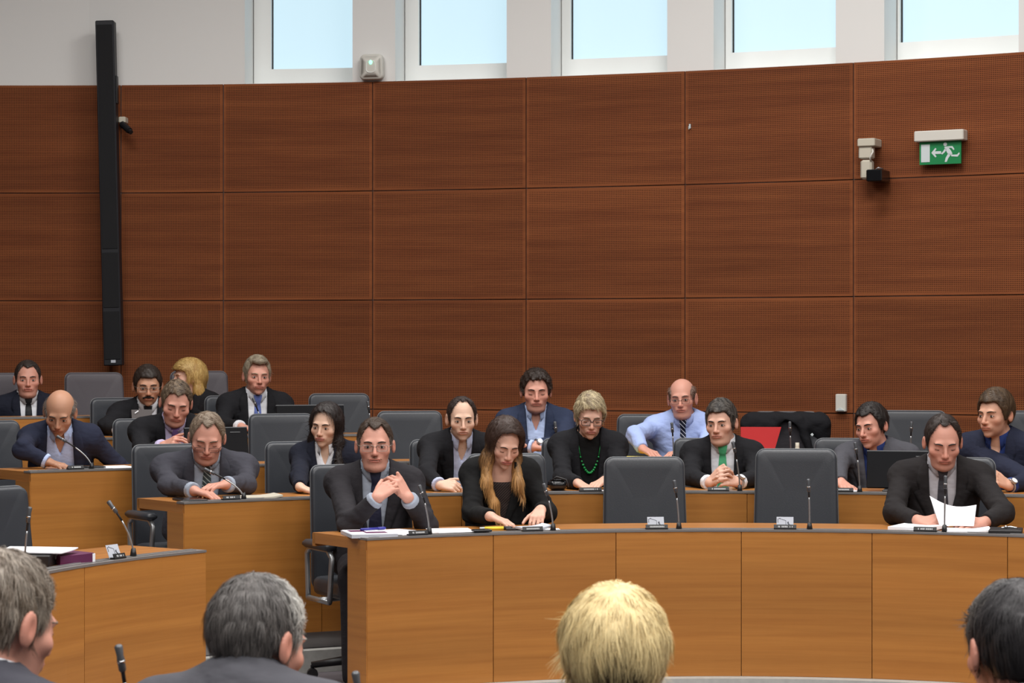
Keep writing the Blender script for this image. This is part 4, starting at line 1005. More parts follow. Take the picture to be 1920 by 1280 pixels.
P['greentie'] = person('young man with green tie and folded hands in black suit', (1352, 794), d, .09, yaw=-6, hyaw=-16, pitch=6, roll=-2, lean=14, sc=1.02, skin='fair', face=dict(age=.2, wide=.98, fat=.002),
    hair=dict(top=.022, side=.008, back=.012, line=.070, recede=.002, temple=.045, burn=-.035, rough=.003), haircol=((46, 42, 40), (96, 90, 84)), jacket='suit_black', shirt='shirt_white', tie='tie_green', vneck=((.06, .066), (0, .066), (-.10, .064), (-.30, .045), (-.6, .02)),
    hands=[dict(s=0, w=wl, d=cl-wl+v3(.01, 0, .03), n=v3(-.5, -.7, .5), t=v3(.2, .4, 1), curls=[(30, 60, 30), (32, 62, 30), (36, 62, 30), (40, 62, 30)], thumb=(.9, .4, 0)), dict(s=1, w=wr, d=cl-wr+v3(-.01, 0, -.005), n=v3(.5, -.7, .5), t=v3(-.2, .4, 1), curls=[(30, 56, 30), (32, 58, 30), (36, 60, 30), (40, 60, 30)], thumb=(.9, .4, 0))], watch=1, desk_z=.85, seed=17, sw=.164)
d = headd(1636, 'B', .62)
P['laptop'] = person('man in grey jacket and open blue shirt turned beside a black monitor', (1634, 800), d, .09, yaw=-22, hyaw=-16, pitch=8, roll=-6, lean=18, sc=1.02, skin='ruddy', face=dict(wide=.95, nose=1.1), 
    hair=dict(top=.016, side=.008, back=.012, line=.066, recede=.018, temple=.045, burn=-.03, rough=.0035), haircol=((42, 36, 34),), jacket='suit_mid', shirt='shirt_royal', opencol=True, hands=[hnd('B', 0, (1577, 905, .30), (1592, 916, .20), curl=(22, 30, 18), e=at_ring(1572, 872, 4.26+.50))], vneck=((.06, .062), (0, .056), (-.10, .045), (-.30, .03), (-.6, .0)), desk_z=.85, seed=19, cuffs=False)
d = headd(1868, 'B', .66)
P['right'] = person('brown-haired man in navy jacket turned left at the right edge', (1866, 778), d, .09, yaw=-26, hyaw=-18, pitch=4, lean=16, sc=1.08, skin='warm', face=dict(age=.2, wide=.98), stubble=.35,
    hair=dict(top=.024, side=.012, back=.014, line=.070, recede=.004, temple=.04, burn=-.03), haircol=((92, 72, 52), (66, 52, 40)), jacket='suit_navy', shirt='shirt_royal', opencol=True, hands=[hnd('B', 0, (1893, 912, .30), (1874, 900, .26), n=v3(-.2, -.6, .6), t=v3(0, 0, 1), curl=(30, 40, 20), e=at_ring(1930, 900, 4.26+.46))], watch=0, vneck=((.06, .062), (0, .056), (-.10, .045), (-.30, .025), (-.6, .0)), desk_z=.85, seed=21)
# third row
d = headd(110, 'C', .45)
P['bald'] = person('bald man leaning forward over the desk in navy jacket and open blue shirt', (112, 774), d, .19, yaw=face_in(110, 'C')-25, hyaw=-6, pitch=28, roll=4, lean=34, sc=1.04, skin='tan', face=dict(wide=.98, ear=1.12), stubble=.35, brow=(50, 38, 30),
    hair=dict(top=.0, side=.004, back=.006, line=.02, recede=.0, temple=.0, burn=-.03, maxz=[-.1, .02, .052, .060, .055], rough=.001), haircol=((96, 84, 76),), jacket='suit_navy', shirt='shirt_pale_blue', opencol=True, vneck=((.06, .066), (0, .070), (-.10, .075), (-.30, .085), (-.6, .08)), sw=.160, eyes='open',
    hands=[hnd('C', 0, (90, 866, .26), (130, 876, .12), curl=(12, 24, 16), e=at_ring(42, 842, 5.62+.36))], desk_z=.95, seed=23)
d = headd(332, 'C', .60)
P['purple'] = person('frowning man with purple tie in black suit behind the glasses man', (330, 757), d, .19, yaw=face_in(332, 'C')-16, hyaw=0, pitch=20, roll=5, lean=24, sc=1.05, skin='ruddy', face=dict(fat=.006, wide=1.02), belly=1.2,
    hair=dict(top=.014, side=.007, back=.012, line=.076, recede=.012, temple=.045, burn=-.025, rough=.004), haircol=((74, 60, 48), (128, 110, 90)), jacket='suit_black', shirt='shirt_lilac', tie='tie_purple', eyes='down', hands=[hnd('C', 0, (306, 836, .34), (330, 826, .24), n=v3(-.3, -.6, .6), t=v3(.3, 0, 1), curl=(30, 40, 25)), hnd('C', 1, (372, 850, .3), (350, 852, .24))], desk_z=.95, seed=25, sw=.185)
d = headd(1005, 'C', .72)
P['curly'] = person('curly dark-haired man with crossed forearms in navy suit and pale shirt', (1005, 735), d, .19, yaw=0, hyaw=2, pitch=6, lean=8, sc=1.06, skin='ruddy', face=dict(fat=.003, wide=1.0), stubble=.2,
    hair=dict(top=.020, side=.014, back=.014, line=.080, recede=.006, temple=.045, burn=-.02, rough=.006, freq=95), haircol=((54, 42, 36),), strand=(4200, .016, .0009, .007), jacket='suit_light_navy', shirt='shirt_pale_blue', opencol=True, vneck=((.06, .064), (0, .060), (-.10, .052), (-.30, .036), (-.6, .03)), eyes='down',
    hands=[hnd('C', 0, (1000, 838, .34), (1025, 840, .32), curl=(20, 30, 20), e=at_ring(955, 830, 5.62+.42)), hnd('C', 1, (1006, 834, .36), (985, 834, .36), curl=(20, 30, 20), e=at_ring(1058, 830, 5.62+.44))], watch=1, desk_z=.95, seed=27)
d = headd(1280, 'C', .66)
P['blueshirt'] = person('balding man with glasses in blue shirt sleeves and striped tie', (1279, 748), d, .19, yaw=-5, hyaw=-6, pitch=4, roll=-3, lean=14, sc=1.05, skin='ruddy', face=dict(wide=.96, ear=1.12, fat=.002), stubble=.15,
    hair=dict(top=.0, side=.004, back=.006, line=.02, recede=.0, temple=.03, burn=-.02, maxz=[-.1, .05, .075, .070, .06], rough=.001), haircol=((120, 96, 84),), jacket=None, shirt='shirt_blue', tie='tie_stripe_navy', glasses=('glasses_dark', .024, .012, .0010, -.004), trousers='suit_charcoal',
    hands=[hnd('C', 0, (1205, 842, .28), (1232, 852, .18), curl=(26, 36, 20), e=at_ring(1190, 815, 5.62+.42)), hnd('C', 1, (1280, 845, .30), (1256, 852, .22), curl=(20, 30, 18))], desk_z=.95, seed=29)
# fourth and fifth rows
d = headd(53, 'E', .70)
P['left'] = person('dark-haired man in black suit and tie in the rear row at far left', (52, 712), d, .40, yaw=face_in(53, 'E')-12, hyaw=-4, pitch=2, lean=4, sc=1.05, skin='ruddy', face=dict(fat=.005, wide=1.02, jaw=1.0), stubble=.2, belly=1.2,
    hair=dict(top=.010, side=.006, back=.01, line=.080, recede=.018, temple=.045, burn=-.03), haircol=((62, 54, 50),), jacket='suit_dark_navy', shirt='shirt_white', tie='tie_black', seed=31, hands=[], jh=.0098, seat=.44)
d = headd(278, 'D', .62)
P['moust'] = person('man with thick dark moustache and glasses in black suit', (277, 725), d, .30, yaw=face_in(278, 'D')-14, hyaw=0, pitch=8, lean=14, sc=1.06, skin='tan', face=dict(wide=1.02), moustache=(30, 24, 22), stubble=.3,
    hair=dict(top=.018, side=.010, back=.012, line=.064, recede=.004, temple=.035, burn=-.03), haircol=((52, 42, 36),), jacket='suit_black', shirt='shirt_white', tie='tie_black', glasses=('glasses_metal', .025, .014, .0011), seed=33, hands=[hnd('D', 0, (225, 812, .36), (250, 816, .28)), hnd('D', 1, (305, 814, .36), (290, 818, .28))], desk_z=1.06, jh=.0098)
d = headd(352, 'E', .60)
P['blonde'] = person('blonde woman with shoulder-length hair turned in profile in the rear row', (352, 708), d, .40, yaw=-25, hyaw=-34, pitch=2, lean=8, sc=1.0, skin='fair', face=dict(age=.3, wide=.95, jaw=.9, nose=.9, fc=(-.02, -.108, -.034), fr=(.070, .066, .078), lip=(180, 96, 92)),
    hair=dict(top=.024, side=.022, back=.03, line=.060, recede=-.005, temple=.045, burn=-.01, nape=-.13), haircol=((176, 138, 78), (208, 176, 112)), strand=(3600, .05, .0009, .002), sw=.152,
    long=[(('h', .058, .042, .02), ('h', .066, .050, -.09), .034, .036), (('h', .066, .050, -.09), ('t', .085, -.02, -.055), .034, .020), (('h', 0, .07, .0), ('t', 0, .08, -.04), .07, .05)],
    jacket='suit_black', shirt='black_jersey', collar=False, vneck=((.06, .066), (0, .062), (-.10, .052), (-.30, .01), (-.6, -.02)), hands=[], seed=35, jh=.0098, seat=.44)
d = headd(484, 'D', .66)
P['silver'] = person('silver-haired man with blue tie in black suit behind the empty chair', (482, 706), d, .30, yaw=face_in(484, 'D')-4, hyaw=0, pitch=3, roll=2, lean=10, sc=1.06, skin='ruddy', face=dict(wide=.98, nose=1.05),
    hair=dict(top=.018, side=.008, back=.012, line=.078, recede=.012, temple=.045, burn=-.035, quiff=.02), haircol=((176, 164, 142), (126, 114, 98)), jacket='suit_black', shirt='shirt_white', tie='tie_blue', brow=(150, 130, 110), vneck=((.06, .066), (0, .064), (-.10, .060), (-.30, .045), (-.6, .03)),
    hands=[hnd('D', 0, (452, 800, .34), (474, 804, .26)), hnd('D', 1, (520, 800, .36), (505, 804, .28))], desk_z=1.06, seed=37, jh=.0098, seat=.49)
# people seen from behind at the near side of the round
P['near1'] = person('large grey-brown-haired man seen from behind at the left edge, face turned right', (6, 1172), 4.55, 0, yaw=156, hyaw=-16, pitch=16, lean=10, sc=1.06, skin='ruddy', face=dict(fat=.006, wide=1.02, ear=1.1), hfine=.0038, stubble=.1,
    hair=dict(top=.020, side=.008, back=.012, line=.075, recede=.006, temple=.035, burn=-.02, rough=.003), haircol=((94, 80, 66), (146, 136, 124)), strand=(7500, .032, .0007, .0035), jacket='suit_grey', shirt='shirt_white', seed=41, brow=(120, 104, 90), seat=.40)
P['near2'] = person('silver-grey-haired man in grey suit seen from behind below the aisle', (484, 1206), 4.75, 0, yaw=172, hyaw=-30, pitch=14, lean=12, necklen=.030, neckfwd=22, sc=1.04, skin='ruddy', face=dict(wide=1.0, ear=1.05), hfine=.0038,
    hair=dict(top=.016, side=.008, back=.012, line=.075, recede=.008, temple=.04, burn=-.045, nape=-.050, rough=.003), haircol=((92, 88, 86), (206, 204, 198)), flow='front', strand=(8500, .028, .0007, .004), jacket='suit_mid', shirt='shirt_white', seed=43, seat=.40, brow=(150, 146, 140))
P['near3'] = person('woman with thick blonde bob seen from behind below the front desk', (1151, 1232), 4.5, 0, yaw=184, hyaw=0, pitch=2, lean=6, sc=1.0, skin='fair', face=dict(wide=.95), hfine=.0045, back_view=True,
    hair=dict(top=.026, side=.028, back=.026, line=.085, recede=-.01, temple=.04, burn=-.10, nape=-.075, rough=.004, freq=70), haircol=((74, 56, 40), (228, 206, 152)), flow='roots', strand=(9000, .050, .0008, .004), jacket='suit_black', shirt='shirt_white', seed=45, sw=.15, seat=.40)
P['near4'] = person('dark grey-haired man seen from behind at the right edge', (1902, 1222), 4.6, 0, yaw=186, hyaw=8, pitch=6, lean=6, sc=1.06, skin='ruddy', face=dict(wide=1.02, ear=1.05), hfine=.0045, back_view=True,
    hair=dict(top=.018, side=.010, back=.014, line=.075, recede=.006, temple=.035, burn=-.03, nape=-.10, rough=.003), haircol=((48, 46, 48), (120, 116, 112)), flow='front', strand=(9000, .034, .0007, .0015), jacket='suit_black', shirt='shirt_white', seed=47, seat=.40)
# ------------------------------------------------------------------ chairs in their places
chair('grey leather chair behind the man with clasped hands', 652, 871, 'A')
chair('grey leather chair behind the woman with brown-to-blonde hair', 947, 851, 'A')
chair('empty grey leather front chair below the balding man in the blue shirt', 1207, 857, 'A')
chair('empty grey leather front chair between the green tie and the reading man', 1493, 842, 'A')
chair('grey leather chair behind the man reading a white sheet', 1790, 858, 'A')
chair('grey leather chair cut by the left edge, with its microphone beside it', -22, 914, 'A')
chair('grey leather chair behind the heavy man with lowered glasses', 312, 833, 'B')
chair('grey leather chair behind the dark-haired young woman', 562, 828, 'B')
chair('grey leather chair behind the leaning man in the striped shirt', 834, 824, 'B')
chair('grey leather chair behind the woman with the green necklace', 1082, 822, 'B')
chair('grey leather chair behind the young man with the green tie', 1330, 822, 'B')
chair('grey leather chair behind the man at the black monitor', 1596, 822, 'B')
chair('grey leather chair behind the navy-jacketed man at the right edge', 1890, 815, 'B')
chair('grey leather chair behind the bald man at the left edge', -28, 789, 'C')
chair('grey leather chair behind the man with the purple tie', 272, 785, 'C')
chair('empty grey leather third-row chair left of the dark-haired young woman', 526, 776, 'C')
chair('empty grey leather third-row chair behind the man with clasped hands', 767, 771, 'C')
chair('grey leather chair behind the curly-haired man in the navy suit', 1012, 775, 'C', ztop=1.20)
chair('grey leather chair behind the balding man in the blue shirt', 1218, 777, 'C')
jchair = chair('grey leather chair with a black jacket draped over its back', 1473, 772, 'C')
chair('empty grey leather third-row chair behind the black monitor', 1712, 770, 'C')
chair('grey leather chair just behind the head of the navy-jacketed man', 1957, 771, 'C')
chair('grey leather chair behind the moustached man', 226, 746, 'D')
chair('grey leather chair behind the silver-haired man', 440, 742, 'D')
chair('empty grey leather fourth-row chair between the monitor and the wall', 635, 738, 'D')
chair('violet-grey chair at the left edge behind the rear-row man', -5, 700, 'E', mat='leather_violet')
chair('empty violet-grey chair below the tall black loudspeaker', 175, 699, 'E', mat='leather_violet')
chair('violet-grey chair behind the blonde woman in profile', 372, 696, 'E', mat='leather_violet')
for x, lab in ((24, 'low grey chair under the grey-brown-haired man at left'), (486, 'low grey chair under the silver-grey man seen from behind'), (1150, 'low grey chair under the woman with the blonde bob'), (1900, 'low grey chair under the dark grey-haired man at right')):
    chair(lab, x, 1290, 'A', ztop=.93, far=False)
# ------------------------------------------------------------------ things on the wall
def wframe(x, y, off=0.0):
    """place on the wall's face under a pixel, with axes: right, out of the wall, up"""
    p = wall_at(x, y, .022+off); a = math.atan2(p[0]-WX, p[1]-WY); r = v3(math.cos(a), -math.sin(a), 0); o = v3(-math.sin(a), -math.cos(a), 0)
    return p, r, o, v3(0, 0, 1)
def RM(r, o, u): return np.stack([r, o, u], 1)
# tall line-array loudspeaker, leaning slightly
p0 = wall_at(214, 685, .17); p1 = wall_at(198, 40, .17); ax = p1-p0; Ln = np.linalg.norm(ax); u = ax/Ln; r = unit(v3(1, 0, 0)-u*u[0]); o = np.cross(r, u); o = o if o[1] < 0 else -o
t = empty('column_speaker', tuple(p0)); tag(t, 'tall narrow black column loudspeaker on the wood wall', 'loudspeaker')
R = RM(r, -o, u); b = MB(); b.box(ax/2, (.066, .055, Ln/2), R, bev=.006); b.build('cabinet', 'speaker_black', t)
for k, (f0, f1) in enumerate(((.015, .16), (.165, .33), (.335, .99))):
    b = MB(); b.box(u*Ln*(f0+f1)/2+o*.0555, (.056, .004, Ln*(f1-f0)/2-.006), R, bev=.003); b.build('grille', 'speaker_grille', t)
b = MB(); b.box(u*.03+o*.0605+r*.005, (.017, .0012, .010), R); b.build('badge', 'paper_grey', t)
for f in (.12, .88):
    b = MB(); b.box(u*Ln*f-o*.085, (.03, .045, .04), R, bev=.004); b.build('bracket', 'black_plastic', t)
b = MB(); b.box(u*Ln*.80+r*.071, (.006, .03, .10), R, bev=.003); b.build('side_clip', 'black_plastic', t)
# small camera beside the loudspeaker
p, r, o, u = wframe(234, 232); t = empty('wall_camera', tuple(p)); tag(t, 'small dark security camera beside the tall loudspeaker', 'camera'); R = RM(r, o, u)
b = MB(); b.box(o*.05+u*.02, (.026, .05, .022), R, bev=.006); b.build('mount', 'cream_plastic', t)
b = MB(); b.tube([o*.07+u*.0, o*.10-u*.02+r*.02], .012, 8); b.build('arm', 'black_plastic', t, True)
b = MB(); dv = unit(r*.6+o*.5-u*.5); b.tube([o*.09-u*.01+r*.0, o*.09-u*.01+dv*.10], .024, 12); b.tube([o*.09-u*.01+dv*.10, o*.09-u*.01+dv*.125], .017, 12); b.build('camera_body', 'black_plastic', t)
# larger camera with box, arm, cable and dark head
p, r, o, u = wframe(1637, 300); t = empty('wall_camera', tuple(p)); tag(t, 'white boxed security camera with dark head left of the exit sign', 'camera'); R = RM(r, o, u); s = 15.6/FPX
b = MB(); b.box(o*.075+u*30*s, (17*s, .075, 7.5*s), R, bev=.006); b.build('mount_box', 'cream_plastic', t)
b = MB(); b.box(o*.10+u*12*s-r*3*s, (13*s, .035, 12*s), R, bev=.008, top=(1.0, 1)); b.build('joint_block', 'cream_plastic', t)
b = MB(); b.box(o*.10-u*20*s-r*2*s, (11*s, .033, 18*s), R, bev=.012); b.build('arm', 'cream_plastic', t)
b = MB(); b.box(o*.12-u*33*s+r*21*s, (15*s, .09, 11*s), R, bev=.006); ch = b.build('camera_head', 'black_gloss', t)
b = MB(); b.tube([o*.11+u*20*s+r*9*s, o*.14+u*12*s+r*13*s, o*.15+u*2*s+r*8*s, o*.12-u*6*s+r*7*s], .006, 6); b.build('cable', 'white_plastic', t, True)
b = MB(); b.tube([o*.13-u*22*s+r*16*s, o*.15-u*18*s+r*24*s, o*.12-u*20*s+r*30*s], .005, 6); b.build('clip', 'aluminium', ch, True)
# exit sign
p, r, o, u = wframe(1768, 258); t = empty('exit_sign', tuple(p)); tag(t, 'green emergency exit sign with running figure under a pale lamp bar', 'sign'); R = RM(r, o, u); s = 15.4/FPX
b = MB(); b.box(o*.045+u*2*s, (48*s, .045, 10*s), R, bev=.006); b.build('lamp_bar', 'white_plastic', t)
b = MB(); b.box(o*.05-u*29*s, (40.5*s, .006, 22*s), R, bev=.001); pl = b.build('plate', 'sign_green', t)
f = o*.0565; X, Y, Z = r*s, u*s, o
def sl(name, out):
    b = MB(); b.slab([(a, c-29) for a, c in out], .0015, f, X, Y, Z); return b.build(name, 'sign_white', pl)
sl('door_mark', [(-37, -17), (-20, -17), (-20, 16), (-37, 16)])
sl('arrow_mark', [(-17, 0), (-9, 9), (-7, 7), (-10, 2.5), (2, 2.5), (2, -2.5), (-10, -2.5), (-7, -7), (-9, -9)])
sl('figure_head', [(10+3.6*math.cos(k*TAU/10), 15+3.6*math.sin(k*TAU/10)) for k in range(10)])
sl('figure_body', [(8, 10), (14, 11), (21, 3), (24, -3), (20, -6), (15, -3), (11, 4)])
sl('figure_arm', [(13, 11), (24, 11), (28, 5), (26, 3.5), (22, 8), (14, 8)])
sl('figure_arm', [(10, 8), (6, 2), (2, -2), (4, -4), (9, 0), (13, 5)])
sl('figure_leg', [(16, -2), (21, -5), (16, -11), (13, -18), (9, -18), (11, -10)])
sl('figure_leg', [(20, -2), (24, -5), (33, -5), (37, -1), (38, -4), (34, -9), (22, -8)])
# switch box on the panelling, emergency lamp on the pier, little hook
p, r, o, u = wframe(1579, 755); t = empty('wall_switch_box', tuple(p)); tag(t, 'small pale wall box on the wood panelling', 'wall box'); R = RM(r, o, u)
b = MB(); b.box(o*.018, (.036, .018, .059), R, bev=.005); b.build('case', 'white_plastic', t)
b = MB(); b.slab([(-.026, -.05), (.026, -.05), (0, -.03)], .006, o*.036, r, u, o); b.build('tab', 'sign_white', t)
dd = ring_d(700, WR-.0, cx=WX, cy=WY); p = at_d(700, 127, dd); a = math.atan2(p[0]-WX, p[1]-WY); r = v3(math.cos(a), -math.sin(a), 0); o = v3(-math.sin(a), -math.cos(a), 0); u = U3
t = empty('emergency_lamp', tuple(p)); tag(t, 'rounded white emergency lamp with green light on the window pier', 'lamp'); R = RM(r, o, u); s = 16.8/FPX
pillow('case', 'white_plastic', [(x*s, (y-24)*s) for x, y in rounded(23, 22, 48, 9)], .07, lambda x, y, d: tuple(r*x+u*y+o*(.036+d)), t, bev=.02)
b = MB(); b.tube([o*.078+(r*x+u*(y-11))*s for x, y in rounded(8.5, 8.5, 22, 6)], .003, 6, closed=True); b.build('ring', 'window_white', t, True)
b = MB(); b.ball(o*.077+u*8*s, (.012, .008, .016), 10, 6, R); b.build('indicator', 'led_green', t, True)
p, r, o, u = wframe(1294, 237); t = empty('wall_hook', tuple(p)); tag(t, 'tiny pale hook stuck on the wood panelling', 'hook'); b = MB(); b.box(o*.006, (.006, .006, .016), RM(r, o, u), bev=.002); b.tube([o*.012-u*.01, o*.03-u*.02, o*.032+u*.0], .003, 6); b.build('hook_body', 'sign_white', t)

# ------------------------------------------------------------------ things on the desks
def dframe(x, y, row, far=True):
    """place on a desk top under a pixel; axes along the desk (image right), towards the middle of the round, up"""
    R0, fz = TIER[row]; z = fz+DZ; p = at_z(x, y, z)
    rr = math.hypot(p[0]-CX, p[1]-CY); rr = min(max(rr, R0+.015), R0+.44)
    d = ring_d(x, rr, far); a = math.atan2((x-960)/FPX*d-CX, d-CY); p = rp(rr, a, z)
    r = v3(math.cos(a), -math.sin(a), 0); return p, r, v3(-math.sin(a), -math.cos(a), 0), v3(0, 0, 1)
def on_ring(x, row, off):
    R0, fz = TIER[row]; d = ring_d(x, R0+off); a = math.atan2((x-960)/FPX*d-CX, d-CY); return rp(R0+off, a, fz+DZ), v3(math.cos(a), -math.sin(a), 0), v3(-math.sin(a), -math.cos(a), 0), v3(0, 0, 1)
def microphone(label, bx, by, hx, hy, row, off=.055, d=None, group='gooseneck microphones on the desks'):
    if d is None: p, r, o, u = on_ring(bx, row, off); p = p+u*.0055
    else: p = at_d(bx, by, d); u = v3(0, 0, 1)
    t = empty('desk_microphone', tuple(p)); tag(t, label, 'microphone', group)
    dh = p[1]-.02; hd = at_d(hx, hy, dh)-p; n = 14; pts = []
    for k in range(n+1):                                     # rises straight, then bends over to the head
        f = k/n; c = v3(0, 0, 1)*hd[2]*.42; pts.append((1-f)**2*0+2*f*(1-f)*c+f*f*hd)
    L = unit(pts[-1]-pts[-3])
    b = MB(); b.tube([(0, 0, 0), (0, 0, .012), (0, 0, .03), pts[2]], [.014, .012, .009, .005], 10); b.build('foot', 'black_plastic', t, True)
    b = MB(); m = int(n*.72); b.tube(pts[1:m+1], .0038, 8); b.build('gooseneck', 'aluminium', t, True)
    b = MB(); b.tube(pts[m:], .0046, 8); b.build('flex_section', 'black_plastic', t, True)
    b = MB(); e = pts[-1]; b.tube([e-L*.045, e-L*.04, e-L*.012, e-L*.010, e+L*.012, e+L*.016], [.005, .0085, .0085, .0075, .0095, .006], 10); b.build('capsule', 'mic_grey', t, True)
    b = MB(); b.tube([e-L*.024, e-L*.018], .0092, 10); b.build('ring', 'chrome', t, True)
    return t
mics = [('gooseneck microphone in front of the man with clasped hands', 805, 1003, 788, 915, 'A'), ('gooseneck microphone beside the woman with brown-to-blonde hair', 1037, 995, 1021, 912, 'A'), ('gooseneck microphone before the left of the two empty front chairs', 1273, 991, 1265, 906, 'A'),
        ('gooseneck microphone before the right of the two empty front chairs', 1518, 991, 1516, 904, 'A'), ('gooseneck microphone in front of the man reading a sheet', 1771, 997, 1773, 898, 'A'), ('gooseneck microphone bent left beside the card on the left front desk', 250, 1040, 207, 945, 'A'), ('upright gooseneck microphone at the left edge by the cut chair', 46, 1050, 55, 958, 'A'),
        ('gooseneck microphone bent low before the heavy man with glasses', 457, 935, 388, 881, 'B'), ('gooseneck microphone before the young man with the green tie', 1387, 917, 1375, 833, 'B'), ('dark gooseneck microphone left of the black monitor in the second row', 1612, 920, 1604, 834, 'B'),
        ('gooseneck microphone reaching to the bald man\'s collar', 172, 875, 111, 820, 'C'), ('gooseneck microphone before the curly-haired man', 1046, 848, 1041, 795, 'C'), ('gooseneck microphone before the man in the blue shirt', 1263, 850, 1260, 797, 'C'), ('gooseneck microphone in front of the draped black jacket', 1483, 850, 1481, 795, 'C'), ('gooseneck microphone before the empty chair behind the black monitor', 1707, 850, 1709, 795, 'C'),
        ('gooseneck microphone before the empty fourth-row chair', 695, 812, 690, 756, 'D'), ('gooseneck microphone crossing the silver-haired man\'s blue tie', 492, 800, 476, 750, 'D')]
for m_ in mics: microphone(*m_)
microphone('blurred near microphone in front of the left aisle desk', 243, 1400, 224, 1222, 'A', d=5.05)
microphone('tip of a near microphone at the bottom edge by the desk corner', 680, 1400, 668, 1272, 'A', d=5.05)
def nameplate(label, x, y, row, w, card=False, off=.030):
    p, r, o, u = on_ring(x, row, off); p = p+u*.0050; R = RM(r, o, u); s = p[1]/FPX; hw = w/2*s
    t = empty('name_plate', tuple(p)); tag(t, label, 'name plate', 'black name plates on the desks')
    tl = unit(u*.9-o*.35); n = unit(o*.9+u*.35)
    b = MB(); b.slab([(-hw, 0), (hw, 0), (hw, .022), (-hw, .022)], .003, v3(0, 0, 0)+o*.010, r, tl, n); b.box(o*.0+u*.003, (hw, .014, .003), R); b.build('plate', 'black_plastic', t)
    b = MB(); rg = random.Random(int(x)); xx = -hw*.62
    while xx < hw*.62:                                         # worn-small lettering, unreadable at this distance
        lw = rg.uniform(.0035, .007)
        if rg.random() > .12: b.slab([(xx, .008), (xx+lw*.75, .008), (xx+lw*.75, .0155), (xx, .0155)], .0006, o*.010+n*.003, r, tl, n)
        xx += lw
    b.build('lettering', 'letter_white', t)
    if card:
        q = p-o*.012; c = empty('info_card', tuple(q)); tag(c, label.replace('black name plate', 'pale card behind the name plate'), 'card', 'pale cards behind name plates')
        ch, cw = .058, .039
        b = MB(); b.slab([(-cw, 0), (cw, 0), (cw, ch), (-cw, ch)], .002, v3(0, 0, 0), r, tl, n); cd = b.build('sheet', 'paper_grey', c)
        b = MB()
        def ln(x0, y0, x1, y1, wd): b.tube([r*x0+tl*y0+n*.0025, r*x1+tl*y1+n*.0025], wd, 4)
        ln(-.026, .050, .004, .040, .0009); ln(.004, .040, .004, .008, .0008); ln(.012, .030, .028, .010, .0022); ln(.012, .030, .017, .033, .003); ln(-.033, .030, -.033, .048, .0012); ln(-.031, .048, -.022, .052, .001)
        b.build('drawing', 'ink', cd)
    return t
nameplate('black name plate in front of the man with clasped hands', 783, 1001, 'A', 40); nameplate('black name plate in front of the woman with brown-to-blonde hair', 998, 995, 'A', 40)
nameplate('black name plate before the left empty front chair', 1231, 991, 'A', 42, True); nameplate('black name plate before the right empty front chair', 1472, 991, 'A', 42, True); nameplate('black name plate in front of the man reading a sheet', 1735, 995, 'A', 43)
nameplate('black name plate on the left front desk', 221, 1044, 'A', 36, True); nameplate('black name plate by the heavy man\'s folded hands', 433, 935, 'B', 36); nameplate('black name plate before the woman with the green necklace', 1107, 917, 'B', 42); nameplate('black name plate below the green tie', 1347, 917, 'B', 40); nameplate('black name plate left of the black monitor', 1580, 918, 'B', 40); nameplate('black name plate by the bald man\'s fingers', 141, 877, 'C', 32)
def sheet(name, label, cat, x, y, row, off, w, dpt, rot=0, h=.002, mat='paper', curl=0.0, lift=0.0, group=None, pages=0):
    """a flat stack lying on the desk; off = distance of its middle behind the front edge"""
    p, r, o, u = on_ring(x, row, off); p = p+u*(.0007+lift); a = math.radians(rot); X = r*math.cos(a)+o*math.sin(a); Y = -o*math.cos(a)+r*math.sin(a)
    t = empty(name, tuple(p)); tag(t, label, cat, group); n = 8; b = MB()
    def top(i, j): 
        z = h+curl*max(0, (i/n*2-1))**2+.25*curl*math.sin(j*.8); return X*(i/n-.5)*w+Y*(j/2-.5)*dpt+u*z
    V = [top(i, j) for i in range(n+1) for j in range(3)]; m = len(V); V += [X*(i/n-.5)*w+Y*(j/2-.5)*dpt+u*(max(0, top(i, j)[2]-h) if curl else 0) for i in range(n+1) for j in range(3)]
    F = []
    for i in range(n):
        for j in range(2): a_ = i*3+j; F += [(a_, a_+3, a_+4, a_+1), (m+a_, m+a_+1, m+a_+4, m+a_+3)]
    for i in range(n): F += [(i*3, m+i*3, m+i*3+3, i*3+3), (i*3+2, i*3+5, m+i*3+5, m+i*3+2)]
    for j in range(2): F += [(j, j+1, m+j+1, m+j), (n*3+j, m+n*3+j, m+n*3+j+1, n*3+j+1)]
    b.add(V, F); b.build('pages' if pages else 'sheet', mat, t, False)
    return t, p, X, Y, u
